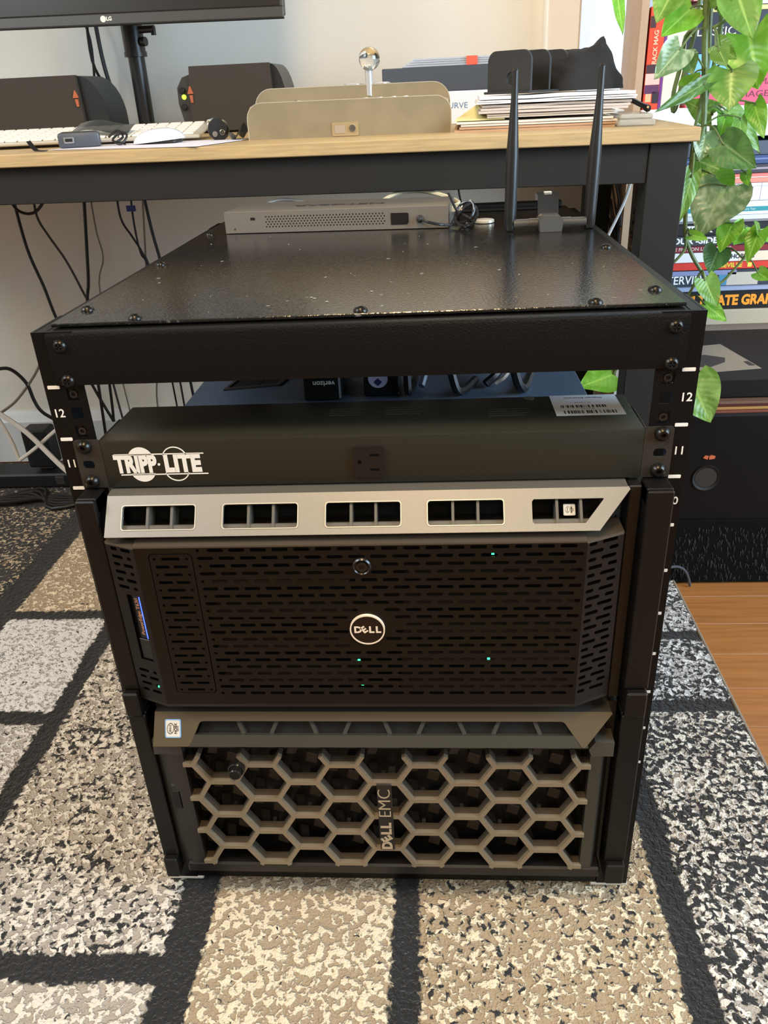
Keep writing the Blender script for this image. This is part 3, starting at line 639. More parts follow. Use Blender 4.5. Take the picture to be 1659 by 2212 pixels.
cable('cable', [(-.020, .556, .598), (.005, .562, .610), (.035, .565, .613), (.065, .556, .608), (.090, .53, .600), (.0795, .512, .5955)], .0030, CC, 'cream network cable arching behind the network switch')
cable('cable', [(-.190, .562, .594), (-.165, .572, .607), (-.135, .574, .607), (-.100, .564, .597)], .0022, mat('cable_pale', (176, 174, 170), .5), 'pale grey cable humped behind the switch at its far end')
solo('coin_battery', MB().lathe([(.0110, 0), (.0125, .0008), (.0125, .0034), (.0110, .0042), (.0001, .0042)], T(.1205, .468, .5813), 28), mat('coin_silver', (222, 216, 200), .3, .3), 'round silver coin cell lying on the rack top', 'coin cell', (.1205, .468, .5813))
an_ = thing('wireless_adapter', 'black wireless adapter with two upright antennas standing on the rack top', 'wireless adapter', (.191, .385, .5812))
part(an_, 'body', MB().prism([(.1785, .5814), (.2030, .5814), (.2045, .5940), (.2000, .5985), (.1815, .5985), (.1770, .5940)], 'y', .3700, .398), mat('adapter_grey', (74, 72, 68), .35))
part(an_, 'upright_stick', MB().prism([(.392, .5814), (.408, .5814), (.432, .6160), (.428, .6185), (.406, .6175)], 'x', .1785, .2025), mat('adapter_gloss', (40, 42, 44), .12, coat=.6), 'glossy upright stick')
part(an_, 'white_tip', MB().box(.1875, .1965, .418, .426, .6180, .6194, .0005), WHITEP)
for sx in (-1, 1):
    xc = .191 + sx * .0455
    h = part(an_, 'hinge', MB().tube([(.191 + sx * .0115, .386, .5895), (.191 + sx * .024, .386, .5895)], .0056, 12).tube([(.191 + sx * .024, .386, .5895), (xc - sx * .004, .386, .5895)], .0050, 12), mat('hinge_grey', (66, 64, 60), .4))
    topx, ty = (.148, .395) if sx < 0 else (.2405, .397)
    ax = lambda z: (xc + (topx - xc) * (z - .5822) / .1653, .388 + .007 * (z - .5822) / .1653, z)
    part(an_, 'antenna', MB().tube([ax(z) for z in (.5822, .586, .600, .630, .662, .690, .715, .7435, .7455, .7478)], [.0050, .0066, .0067, .0071, .0070, .0054, .0040, .0033, .0033, .0018], 14), mat('antenna_black', (26, 25, 24), .38))
solo('metal_tray', MB().box(.070, .235, .59, .604, .5814, .5900, .0015).box(.085, .21, .575, .59, .5814, .5850, .001), PLAS, 'flat black metal bar lying along the rear edge of the rack top', 'bar', (.15, .6, .5814))
# ================================================================= DESK
ex, ey, ez, dc = Vector((.999455, -.032202, -.007240)), Vector((.032288, .999407, .011999)), Vector((.006849, -.012226, .999902)), Vector((.3937, .53, .6758))
DF = WF @ Matrix(((ex.x, ey.x, ez.x, dc.x), (ex.y, ey.y, ez.y, dc.y), (ex.z, ey.z, ez.z, dc.z), (0, 0, 0, 1)))
oakm = mat('desk_oak', (180, 154, 110), .45, var=.14, vscale=10, stretch=(2.2, 22, 40))
deskm = mat('desk_black', (35, 34, 32), .6, spec=.25, bump=.1, bscale=600)
desk = thing('desk', 'long desk with pale oak top and black metal frame', 'desk', (-.6, .33, -.7305), frame=DF)
part(desk, 'desk_top', MB().box(-1.62, 0, 0, .60, -.0165, 0, .0012), oakm, 'pale oak desk top')
part(desk, 'apron', MB().box(-1.56, -.0588,   .012, .032, -.0652, -.0170, .001), deskm)
part(desk, 'apron', MB().box(-1.56, -.0588, .555, .575, -.0652, -.0170, .001), deskm)
part(desk, 'apron', MB().box(-.045, -.020, .06, .54, -.0652, -.0170, .001), deskm)
for x0, y0, zb in ((-.0585, .010, -.7262), (-.0585, .54, -.7322), (-1.60, .010, -.737), (-1.60, .54, -.743)):
    part(desk, 'leg', MB().box(x0, x0 + .049, y0, y0 + .05, zb + .0015, -.0168, .0012), deskm)
# ---------- monitor on its pole
mo = thing('monitor', 'black flat monitor on a pole, only its bottom edge in the picture', 'monitor', (-.9, .42, 0), frame=DF)
MT = T(-.593, .38, .1708) @ rot('Y', .0105) @ rot('X', -.10)
part(mo, 'back_shell', MB().box(-.62, 0, .006, .034, 0, .36, .006, MT), PLAS)
part(mo, 'bezel', MB().box(-.622, .0015, 0, .008, -.002, .0135, .001, MT).box(-.622, .0015, .001, .008, .0135, .36, .001, MT), mat('monitor_bezel', (62, 60, 55), .35))
part(mo, 'screen', MB().box(-.616, -.004, -.0004, .002, .0150, .355, 0, MT), mat('screen_glass', (34, 30, 24), .3))
part(mo, 'bottom_edge', MB().box(-.622, .0018, -.001, .009, -.0032, -.0012, .0005, MT), BLK)
lgm = MB().fill([CIRC(-.3045, .0060, .0048, 18)], .0004, MT @ rot('X', math.pi / 2)); lgm.text('LG', .0080, MT @ T(-.2945, 0, .0060) @ rot('X', math.pi / 2), .0003, .0003)
part(mo, 'brand_mark', lgm, mat('mark_silver', (216, 210, 196), .4))
part(mo, 'pole', MB().tube([(-.895, .50, .002), (-.895, .50, .36)], .0150, 18), mat('pole_black', (30, 30, 32), .35))
part(mo, 'pole_collar', MB().tube([(-.895, .50, .128), (-.895, .50, .136)], .0205, 18).tube([(-.895, .50, .136), (-.895, .50, .36)], .0190, 18), MATS['pole_black'])
part(mo, 'clamp_knob', MB().tube([(-.876, .49, .151), (-.868, .488, .151)], .0075, 14).tube([(-.88, .495, .1700), (-.850, .49, .1700)], .0062, 12).tube([(-.852, .49, .174), (-.852, .49, .160)], .0045, 12), MATS['pole_black'])
part(mo, 'mount_arm', MB().box(-.92, -.87, .412, .49, .27, .33, .004), PLAS)
part(mo, 'pole_base', MB().box(-.928, -.862, .46, .54, 0, .010, .003), PLAS)
# ---------- desktop speakers
grl = mat('speaker_cloth', (56, 49, 42), .9, bump=.4, bscale=1500)
spk = mat('speaker_shell', (32, 32, 33), .4); cop = mat('copper_badge', (206, 118, 86), .3, .5)
def speaker(label, x0, x1, xe, y, h, left_pod, badge):
    s = thing('desktop_speaker', label, 'speaker', ((x0 + x1) / 2, y + .06, 0), frame=DF)
    n = 8
    prof = [(x1, 0), (xe, 0), (xe, .030)] + [(x1 + (xe - x1) * math.cos(t), .030 + (h - .030) * math.sin(t)) for t in [math.pi / 2 * i / n for i in range(1, n + 1)]] + [(x0 - .002, h), (x0 - .006, 0)]
    part(s, 'cabinet', MB().prism(prof, 'y', y + .008, y + .10), spk)
    part(s, 'grille', MB().prism([(x0 - .008, .004), (x1 + .004, .004), (x1, h + .001), (x0, h + .001)], 'y', y - .001, y + .0085), grl)
    bx, bz = badge
    part(s, 'badge', MB().prism([(bx - .0055, bz), (bx + .0055, bz), (bx + .0008, bz + .012), (bx - .0008, bz + .012)], 'y', y - .003, y - .0008).prism([(bx - .0025, bz - .002), (bx + .0035, bz - .002), (bx + .0032, bz - .014), (bx - .001, bz - .014)], 'y', y - .003, y - .0008), cop, 'copper arrow-shaped badge')
    if left_pod:
        c = part(s, 'control_panel', MB().prism([(x0 - .006, .010), (x0 - .022, .020), (x0 - .028, .050), (x0 - .027, .074), (x0 - .016, .090), (x0 - .002, .094)], 'y', y + .004, y + .06), PLASG)
        for kz in (.048, .074): part(c, 'knob', MB().lathe([(.0050, 0), (.0050, .004), (.0040, .005), (.0001, .005)], FRONT(x0 - .018, y + .004, kz - .004), 14), BLK)
        part(c, 'power_light', MB().lathe([(.0042, 0), (.0040, .0012), (.0001, .002)], FRONT(x0 - .0165, y + .004, .0595), 12), mat('power_green', (170, 230, 60), .4, emit=(165, 240, 50), estr=2.0), 'lit green power light')
speaker('black desktop speaker with copper badge, under the monitor beside the keyboard', -1.165, -.984, -.938, .42, .101, False, (-.9885, .066))
speaker('black desktop speaker with a lit green power light, behind the brass box', -.775, -.632, -.606, .42, .1055, True, (-.7770, .064))
# ---------- keyboard
KX, KY, KA = -.70, .24, .10
KM = T(KX, KY, .0025) @ rot('Z', KA) @ T(0, -.08, 0) @ rot('X', .115)
kb = thing('keyboard', 'slim silver keyboard with white keys on the desk', 'keyboard', (-.85, .22, 0), frame=DF)
part(kb, 'base', MB().box(-.43, 0, 0, .115, .0015, .0065, .0015, KM), mat('kb_alu', (206, 200, 186), .35, .4))
part(kb, 'rear_bar', MB().tube([KM @ Vector((-.43, .112, .001)), KM @ Vector((0, .112, .001))], .0065, 12), mat('kb_bar', (176, 174, 168), .3, .6))
part(kb, 'end_cap', MB().tube([KM @ Vector((-.002, .098, .0085)), KM @ Vector((.004, .114, .0085))], .0042, 10), CHROME)
kp = None; keym = mat('key_white', (240, 234, 220), .4)
KMI = T(*(-BASE[kb.name])) @ KM
for r in range(6):
    for c in range(22):
        M = KMI @ T(-.4215 + c * .0192, .0105 + r * .0180, .0066)
        if kp is None:
            kp = _obj('key', MB().box(-.0082, .0082, -.0075, .0075, 0, .0028, .0008), keym)
            q = kp
        else:
            q = bpy.data.objects.new('key', kp.data); COL.objects.link(q)
        q.parent = kb; q.matrix_local = M
# ---------- small things before the keyboard
def sheet(pts_front, pts_back, z, curlfun, t=.0004, n=24, m2=8):
    mb = MB(); vs = []
    for j in range(m2 + 1):
        v = j / m2
        for i in range(n + 1):
            u = i / n
            f = Vector(pts_front[0]).lerp(Vector(pts_front[1]), u); b = Vector(pts_back[0]).lerp(Vector(pts_back[1]), u)
            p = f.lerp(b, v); vs.append((p.x, p.y, z + curlfun(u, v)))
    N = len(vs); vs += [(x, y, zz - t) for x, y, zz in vs]; k = n + 1
    fs = [(j * k + i, j * k + i + 1, (j + 1) * k + i + 1, (j + 1) * k + i) for j in range(m2) for i in range(n)]
    fs += [tuple(reversed([q + N for q in f])) for f in list(fs)]
    rim = [i for i in range(k)] + [j * k + n for j in range(1, m2 + 1)] + [m2 * k + i for i in range(n - 1, -1, -1)] + [j * k for j in range(m2 - 1, 0, -1)]
    fs += [(rim[i], rim[i] + N, rim[(i + 1) % len(rim)] + N, rim[(i + 1) % len(rim)]) for i in range(len(rim))]
    return mb.add(vs, fs)
solo('paper_sheet', sheet(((-.885, .062), (-.650, -.004)), ((-.86, .155), (-.605, .165)), .0008, lambda u, v: .0002 + .001 * max(0, u - .7) * (1 - v)), mat('sheet_lilac', (214, 212, 222), .7), 'thin white paper sheet hanging over the desk edge under the mouse', 'paper', (-.75, .05, .0008), frame=DF)
ms = thing('computer_mouse', 'white low curved mouse lying on the paper sheet', 'mouse', (-.742, .12, .0012), frame=DF)
mm = MB(); n1, n2 = 20, 10; vs = []
for j in range(n2 + 1):
    for i in range(n1 + 1):
        u = i / n1 * 2 - 1; v = j / n2 * 2 - 1
        rx = .0385 * (1 - .06 * v * v); x = u * rx; yy = v * .026 * math.sqrt(max(0, 1 - .82 * abs(u) ** 3))
        vs.append((-.742 + x, .12 + yy, .0045 + .0165 * max(0, (1 - abs(u) ** 2.6)) ** .7 * max(0, (1 - abs(v) ** 3)) ** .5 + .003 * u))
N = len(vs); vs += [(x, y, .0040 + .003 * (x + .742) / .0385) for x, y, z in vs]; k = n1 + 1
fs = [(j * k + i, j * k + i + 1, (j + 1) * k + i + 1, (j + 1) * k + i) for j in range(n2) for i in range(n1)]
fs += [tuple(reversed([q + N for q in f])) for f in list(fs)]
rimi = [i for i in range(k)] + [j * k + n1 for j in range(1, n2 + 1)] + [n2 * k + i for i in range(n1 - 1, -1, -1)] + [j * k for j in range(n2 - 1, 0, -1)]
fs += [(rimi[i], rimi[i] + N, rimi[(i + 1) % len(rimi)] + N, rimi[(i + 1) % len(rimi)]) for i in range(len(rimi))]
part(ms, 'shell', mm.add(vs, fs), mat('mouse_white', (228, 230, 238), .18, coat=.5))
part(ms, 'underside', MB().box(-.770, -.712, .099, .141, .0012, .0060, .002), PLASG)
ch = thing('charging_hub', 'dark grey hub with one port, lying beside the white mouse', 'hub', (-.845, .10, 0), frame=DF)
CM = T(-.853, .095, .001) @ rot('Z', .38)
part(ch, 'case', MB().box(-.028, .030, -.012, .030, 0, .0200, .004, CM, seg=2), mat('hub_slate', (72, 76, 82), .4))
part(ch, 'port', MB().box(-.020, -.006, -.0135, -.0118, .0065, .0145, .0008, CM), mat('port_rim', (200, 202, 206), .25, .8))
part(ch, 'port_tongue', MB().box(-.018, -.008, -.0140, -.0130, .0085, .0125, 0, CM), BLK)
part(ch, 'top_inlay', MB().box(-.022, .024, -.006, .025, .0198, .0206, .0003, CM), mat('hub_olive', (58, 58, 48), .4))
cable('cable', [(-.815, .112, .012), (-.802, .118, .020), (-.792, .110, .012), (-.800, .100, .005), (-.789, .095, .004), (-.784, .106, .014), (-.797, .116, .017), (-.806, .104, .008), (-.786, .100, .003)], .0016, CB, 'thin black cord knotted between the hub and the mouse', frame=DF)
solo('plastic_sleeve', sheet(((-.890, .150), (-.80, .150)), ((-.885, .185), (-.80, .185)), .018, lambda u, v: .010 * math.sin(u * 5) * .4 + .012 * v), mat('smoke_film', (70, 74, 70), .2, trans=.4, alpha=.75), 'crumpled smoky plastic film behind the charging hub', 'plastic film', (-.845, .16, .018), frame=DF)
solo('hook_strap', sheet(((-.915, .060), (-.884, .040)), ((-.912, .068), (-.880, .048)), .0012, lambda u, v: .012 * max(0, 1 - u * 2.2) ** 1.5, .0008, 14, 2), BLK, 'short black strap bit curled up near the desk edge', 'strap', (-.90, .05, .001), frame=DF)
wc = thing('webcam', 'small black round-faced webcam lying before the keyboard end', 'webcam', (-.660, .16, 0), frame=DF)
WM = T(-.660, .150, .0152) @ rot('X', math.pi / 2 - .15)
part(wc, 'case', MB().lathe([(.0125, -.012), (.0165, -.004), (.0165, 0), (.0145, .0035), (.0001, .004)], WM, 10), mat('webcam_black', (34, 34, 35), .3))
part(wc, 'lens', MB().lathe([(.0042, .003), (.0042, .0055), (.0030, .0058), (.0026, .0045), (.0001, .0048)], WM @ T(.0075, -.005, 0), 16), mat('lens_rim', (96, 90, 80), .2, .5))
part(wc, 'sensor_window', MB().lathe([(.0040, .003), (.0040, .0048), (.0001, .0050)], WM @ T(-.004, -.007, 0), 12), GREY)
solo('plastic_clip', sheet(((-.642, .125), (-.612, .120)), ((-.634, .17), (-.606, .165)), .003, lambda u, v: .016 * u + .005 * math.sin(v * 9 + u * 8)), mat('smoke_clip', (58, 58, 54), .15, trans=.3, alpha=.8), 'folded smoky plastic wrap between the webcam and the brass box', 'plastic wrap', (-.62, .14, .003), frame=DF)
# ---------- brass arcade stick box
js = thing('joystick_box', 'brass-sided joystick controller box with clear glass ball on top, seen from its rear', 'controller', (-.46, .16, 0), frame=DF)
brass = mat('brushed_brass', (152, 139, 112), .45, .45, var=.10, vscale=26)
edge = mat('plate_edge_highlight', (214, 204, 182), .3, .5)  # pale colour paints the edge highlights that set the plates apart
def side_plate(x0, x1, z1, y, r): return MB().fill([[(x0, 0), (x1, 0)] + ARC(x1 - r, z1 - r, r, 0, math.pi / 2, 8) + ARC(x0 + r, z1 - r, r, math.pi / 2, math.pi, 8)], .004, FRONT(0, y, 0) @ T(0, 0, -.004))
part(js, 'front_plate', side_plate(-.606, -.3136, .0475, .115, .022), brass)
part(js, 'rear_plate', side_plate(-.611, -.3165, .0650, .196, .026), brass)
def plate_highlight(x0, x1, z1, y, r, e=.0011):
    o_ = [(x0, 0), (x0 + e, 0)] ; outer = [(x1, .0)] + ARC(x1 - r, z1 - r, r, 0, math.pi / 2, 8) + ARC(x0 + r, z1 - r, r, math.pi / 2, math.pi, 8) + [(x0, .0)]
    inner = [(x1 - e, .0)] + ARC(x1 - r, z1 - r, r - e, 0, math.pi / 2, 8) + ARC(x0 + r, z1 - r, r - e, math.pi / 2, math.pi, 8) + [(x0 + e, .0)]
    return MB().fill([outer + list(reversed(inner))], .0046, FRONT(0, y - .0003, 0) @ T(0, 0, -.0046))
part(js, 'plate_highlight', plate_highlight(-.6063, -.3133, .0478, .115, .022), edge); part(js, 'plate_highlight', plate_highlight(-.6113, -.3162, .0653, .196, .026), edge)
part(js, 'case', MB().box(-.602, -.318, .1175, .197, .002, .0435, .002), mat('case_grey_brass', (168, 150, 118), .4, .4))
pk = part(js, 'port_plate', MB().fill([RR(-.4835, -.4455, .0010, .0185, .002), RR(-.4805, -.4645, .0038, .0150, .0015), CIRC(-.4540, .0105, .0042, 16)], .0012, FRONT(0, .115, 0)), mat('port_brass', (205, 182, 140), .3, .6))
part(pk, 'switch', MB().box(-.4805, -.4645, .1135, .1152, .0038, .0150, .0006), mat('switch_tan', (160, 144, 122), .4))
part(pk, 'jack', MB().lathe([(.0046, 0), (.0046, .002), (.0030, .002), (.0026, .0005), (.0001, .0005)], FRONT(-.4540, .1138, .0105), 18), CHROME)
for x in (-.4362, -.4162, -.3962, -.3790): part(js, 'push_button', MB().lathe([(.0062, 0), (.0060, .003), (.004, .0045), (.0001, .005)], T(x, .150, .0435), 16), CHROME)
part(js, 'push_button', MB().lathe([(.0085, 0), (.0083, .003), (.006, .0045), (.0001, .005)], T(-.5368, .150, .0435), 16), CHROME)
for x in (-.4610, -.4200): part(js, 'lever_ring', MB().lathe([(.0150, 0), (.0150, .002), (.011, .0035), (.0001, .0035)], T(x, .214, .0640), 22), mat('ring_clear', (190, 190, 192), .15, .5))
part(js, 'lever_shaft', MB().lathe([(.0055, .05), (.0055, .0905)], T(-.4362, .2, 0), 14), mat('shaft_clear', (200, 200, 200), .15, .4))
glass = mat('clear_glass', (245, 245, 240), .02, trans=1, ior=1.5)
bs = [(.0158 * math.sin(math.pi * i / 14) + 1e-5, -.0158 * math.cos(math.pi * i / 14)) for i in range(15)]
part(js, 'ball_top', MB().lathe(bs, T(-.4345, .2, .0975), 28), glass, 'clear glass ball knob')
part(js, 'rear_support', MB().box(-.50, -.38, .198, .235, .002, .0640, .002), MATS['case_grey_brass'])
# ---------- boxes behind
wb = thing('carton', 'white cardboard box lettered in blue, under the dark box', 'box', (-.30, .46, 0), frame=DF)
part(wb, 'carton_body', MB().box(-.415, -.225, .37, .56, .0, .0500, .001), mat('carton_white', (226, 232, 238), .6))
part(wb, 'carton_print', MB().text('CURVE', .0125, FRONT(-.3100, .3698, .0280), .0001, 0, 1.1).box(-.338, -.320, .3694, .3698, .0185, .0200), mat('carton_blue', (96, 132, 170), .6))
solo('dark_box', MB().box(-.4316, -.225, .372, .55, .0502, .0870, .0012), mat('slate_card', (66, 72, 80), .55), 'slate-coloured flat box lying on the white carton', 'box', (-.33, .46, .0502), frame=DF)
cs = thing('acrylic_sheets', 'stack of clear acrylic sheets held by red tape, topmost behind the brass box', 'sheets', (-.31, .44, .0872), frame=DF)
acr = mat('acrylic', (206, 212, 222), .12, trans=.35, alpha=.85)
for k in range(4): part(cs, 'sheet', MB().box(-.398 + .006 * k, -.226, .374 + .001 * k, .54, .0873 + .0032 * k, .0873 + .0032 * k + .0028, .0003), acr)
part(cs, 'tape', MB().box(-.2915, -.2735, .3725, .3742, .0872, .1002).box(-.2915, -.2735, .3742, .54, .0996, .1003), mat('red_tape', (236, 92, 72), .5))
# ---------- paper piles
def wavy(x0, x1, y0, y1, z0, z1, amp, seed, n=26, lay=3):
    mb = MB()
    for l in range(lay):
        a, b = z0 + (z1 - z0) * l / lay, z0 + (z1 - z0) * (l + .82) / lay
        r = random.Random(seed + l); dx = r.uniform(-.004, .004); dy = r.uniform(0, .004); ph = r.uniform(0, 6)
        pts_t = []; pts_b = []
        for i in range(n + 1):
            u = i / n; x = x0 + dx + (x1 - x0) * u; wv = amp * (math.sin(u * 7 + ph) * .5 + math.sin(u * 15 + ph * 2) * .3) * (l + .5) / lay
            pts_t.append((x, b + wv)); pts_b.append((x, a + wv))
        mb.prism(pts_b + list(reversed(pts_t)), 'y', y0 + dy, y1 + dy)
    return mb
tan = mat('kraft', (176, 138, 104), .7, var=.08, vscale=50); cream = mat('cream_paper', (222, 206, 186), .75, var=.05, vscale=60); greyp = mat('page_edges', (190, 176, 164), .8, var=.12, vscale=300, stretch=(1, 1, 12))
solo('notebook', wavy(-.306, -.088, .088, .28, 0, .0068, .0003, 1, lay=2), tan, 'kraft brown notebook, bottommost of the paper pile', 'notebook', (-.2, .18, 0), frame=DF)
solo('notebook', wavy(-.304, -.092, .090, .28, .0070, .0135, .0003, 2, lay=2), cream, 'cream notebook lying on the kraft brown notebook', 'notebook', (-.2, .18, .007), frame=DF)
solo('note_pad', MB().add([(-.308, .10, .0140), (-.24, .10, .0140), (-.23, .26, .0140), (-.285, .26, .0140), (-.308, .10, .0160), (-.24, .10, .0160), (-.23, .26, .030), (-.275, .26, .0310)], [(0, 3, 2, 1), (4, 5, 6, 7), (0, 1, 5, 4), (1, 2, 6, 5), (2, 3, 7, 6), (3, 0, 4, 7)]), mat('pad_yellow', (226, 214, 150), .7), 'yellow note pad sticking out at the end of the paper pile', 'note pad', (-.27, .18, .014), frame=DF)
solo('folder', wavy(-.262, -.090, .092, .28, .0165, .0215, .0004, 3, lay=2), cream, 'thin cream folder between the notebooks and the booklet', 'folder', (-.18, .18, .0165), frame=DF)
solo('booklet', wavy(-.274, -.074, .088, .27, .0222, .0330, .0008, 4, lay=3), greyp, 'thick grey-edged booklet in the paper pile', 'booklet', (-.18, .18, .0222), frame=DF)
solo('envelope', wavy(-.280, -.068, .084, .27, .0340, .0385, .0012, 5, lay=2), PAPER, 'crumpled white envelope lying on the grey-edged booklet', 'envelope', (-.18, .18, .034), frame=DF)
solo('envelope', wavy(-.277, -.070, .088, .27, .0392, .0435, .0011, 6, lay=1), mat('envelope_pale', (236, 230, 232), .7), 'topmost white envelope of the pile, under the black sorter', 'envelope', (-.18, .18, .0392), frame=DF)
solo('plastic_case', MB().box(-.0905, -.042, .07, .20, .0, .0085, .002).box(-.0885, -.045, .072, .19, .0085, .0150, .002), mat('clear_plastic', (224, 220, 204), .15, trans=.55, alpha=.8), 'clear plastic case beside the paper pile', 'case', (-.065, .13, 0), frame=DF)
# ---------- letter sorter and cap
so = thing('letter_sorter', 'black letter sorter of rounded upright plates on the envelopes', 'letter sorter', (-.2, .17, .0448), frame=DF)
th = math.radians(40); sm_ = mat('sorter_black', (42, 41, 40), .55, bump=.2, bscale=700)
def plate(cx, cy, hole):
    W2 = .0372; L = [[(-W2, 0), (W2, 0), (W2, .052 - .014)] + ARC(W2 - .014, .052 - .014, .014, 0, math.pi / 2, 6)[1:] + ARC(-W2 + .014, .052 - .014, .014, math.pi / 2, math.pi, 6)]
    if hole: L.append(CIRC(.004, .0170, .0085, 20))
    return MB().fill(L, .0042, T(cx, cy, .0460) @ rot('Z', -th) @ rot('X', math.pi / 2))
px_, py_ = -.231, .150
for k in range(4): part(so, 'divider', plate(px_ + k * .0385 * math.sin(th) * 1.15, py_ + k * .0385 * math.cos(th) * 1.15, k == 0), sm_)
part(so, 'tray', MB().box(-.040, .040, -.010, .142, 0, .0032, .001, T(px_, py_, .0446) @ rot('Z', -th)), sm_)
cp = MB(); vs = []; nu, nv = 40, 20
for j in range(nv + 1):
    for i in range(nu):
        a = 2 * math.pi * i / nu; b = math.pi / 2 * j / nv
        x = .060 * math.cos(a) * math.cos(b) ** .8; y = .045 * math.sin(a) * math.cos(b) ** .8; z = .052 * math.sin(b) ** .9
        pk_ = math.exp(-(((x - .026) / .012) ** 2 + ((y + .012) / .02) ** 2)) * .020; z += pk_ * math.sin(b)
        nn = noise.noise((x * 40, y * 40, z * 40 + 3)) * .006 + noise.noise((x * 90, y * 90, z * 60)) * .0025
        if x > 0: z -= .55 * max(0, x - .03) * math.sin(b)
        k = 1 + nn / .05; vs.append((x * k, y * k, max(0, z * k)))
fs = [(j * nu + i, j * nu + (i + 1) % nu, (j + 1) * nu + (i + 1) % nu, (j + 1) * nu + i) for j in range(nv) for i in range(nu)] + [tuple(range(nu - 1, -1, -1))]
cp.add(vs, fs, T(-.124, .212, .0450) @ rot('Z', .1))
solo('cloth_cap', cp, mat('black_cloth', (34, 33, 33), .9, bump=.6, bscale=500), 'crumpled black cloth cap slumped over the letter sorter', 'cap', (-.124, .212, .045), frame=DF)
solo('sunglasses_arm', MB().tube(spline([(-.074, .20, .040), (-.058, .17, .0300), (-.043, .15, .0215), (-.035, .145, .0165)], 4), [.0035] * 9 + [.0048] * 3 + [.002], 10), mat('gloss_black', (26, 26, 27), .2), 'black rod end poking out behind the paper pile', 'rod', (-.05, .16, .03), frame=DF)
# ================================================================= BOOKCASE
bk = thing('bookcase', 'bookcase with white shelves and tan side panel beyond the desk', 'bookcase', (.8, 1.05, -.062))
shm = mat('shelf_white', (226, 228, 230), .5)
part(bk, 'side_panel', MB().prism([(.4120, 1.0), (.4245, 1.0), (.4490, 1.249), (.4365, 1.249)], 'z', -.062, 1.25), mat('panel_tan', (170, 140, 112), .6, var=.05, vscale=20))
part(bk, 'side_panel', MB().box(1.25, 1.28, 1.0, 1.249, -.062, 1.25), shm)
part(bk, 'shelf', MB().box(.4250, 1.25, .995, 1.246, .6371, .6873, .0015), shm)
part(bk, 'shelf', MB().box(.4250, 1.25, .995, 1.246, .3004, .3299, .0015), mat('shelf_white_shaded', (172, 160, 138), .5))  # lower shelf: white darkened, its shade put into the colour
part(bk, 'shelf', MB().box(.4250, 1.25, .995, 1.246, .99, 1.03, .0015), shm)
BXF = lambda x: 1.0673 * x - .00386
BZF = lambda z: 1.0673 * z - .04865
BY = 1.0
def TXT(s, size, x, y, z, bold=0, sx=1, sp=1): return MB().text(s, size, FRONT(x, y, z), .0002, bold, sx, 'LEFT', sp)
def flat_book(label, z0, z1, x0, x1, col, lines=(), dy=0, pages=True, grp='books lying on the lower shelf', cat='book'):
    y = BY + .005 + dy; z0, z1, x0, x1 = BZF(z0), BZF(z1), BXF(x0), BXF(x1); b = thing('book', label, cat, ((x0 + x1) / 2, y + .09, z0), grp)
    cm_ = mat('cover_%d_%d_%d' % col, col, .4)
    t = min(.0025, (z1 - z0) * .2)
    part(b, 'cover', MB().box(x0, x1, y, y + .20, z0, z0 + t).box(x0, x1, y, y + .20, z1 - t, z1).box(x0, x1, y - .0008, y + .003, z0, z1, .0006), cm_)
    part(b, 'pages', MB().box(x0 + .003, x1 - .004, y + .003, y + .197, z0 + t, z1 - t), cream)
    for (kind, *a) in lines:
        if kind == 'T': 
            s, size, x, z, c, bold, sx = a; part(b, 'spine_lettering', TXT(s, size * 1.067, BXF(x), y - .0010, BZF(z), bold, sx), mat('ink_%d_%d_%d' % c, c, .5))
        else:
            xa, xb, za, zb, c = a; part(b, 'spine_panel', MB().box(BXF(xa), BXF(xb), y - .0012, y - .0007, BZF(za), BZF(zb)), mat('ink_%d_%d_%d' % c, c, .5))
    return b
W_, K_ = (232, 230, 226), (20, 20, 22)
flat_book('black book with big orange capitals on its spine, bottommost on the lower shelf', .3550, .3862, .46, .78, (26, 22, 20), [('T', 'ULTIMATE GRAFFITI', .0245, .5120, .3705, (240, 150, 40), .0012, .86)], -.004)
flat_book('thin pale blue book on the orange-lettered black book', .3866, .3965, .45, .76, (150, 160, 186), [], .004)
flat_book('navy book with white INTERVIEW lettering and a blue beige picture', .3969, .4250, .44, .78, (52, 58, 70), [('T', 'INTERVIEW', .0205, .4590, .4078, W_, .0002, .92), ('P', .440, .600, .4165, .4245, (128, 134, 170)), ('P', .570, .5850, .3975, .4165, (70, 130, 160)), ('P', .5850, .64, .3975, .4200, (186, 178, 164))], 0)
flat_book('red book with yellow lettering lying on the navy book', .4254, .4390, .45, .77, (206, 60, 48), [('T', 'CUBEVILLE', .0105, .553, .4322, (214, 196, 60), .0004, 1.1), ('P', .6180, .6255, .4285, .4360, (226, 206, 84))], .002)
flat_book('white book with dark capitals lying on the red book', .4394, .4560, .45, .76, (226, 222, 220), [('T', 'Dad', .0120, .467, .4478, (120, 130, 150), 0, 1), ('T', 'AND HOBBIES', .0105, .5600, .4478, (60, 62, 76), .0004, 1), ('P', .60, .66, .4396, .4558, (222, 204, 180))], 0)
flat_book('dark red book with pale capitals lying on the white book', .4564, .4675, .45, .77, (126, 38, 46), [('T', 'IN THE FICTION LEFT ART OF', .0080, .462, .4620, (206, 180, 176), .0002, 1.15)], .003)
flat_book('charcoal book with bold white capitals lying on the dark red book', .4679, .4850, .45, .76, (62, 62, 66), [('T', 'YOUR -SIDE BY', .0140, .470, .4765, W_, .0005, 1.2)], 0)
flat_book('black book with rough white lettering in the middle of the lower pile', .4854, .5058, .45, .76, (30, 30, 34), [('T', 'ZERSK', .0150, .500, .4955, W_, .0007, 1.1)], .002)
flat_book('thin grey and white book on the rough-lettered black book', .5062, .5175, .45, .77, (206, 208, 212), [('P', .45, .76, .5064, .5105, (120, 118, 122))], 0)
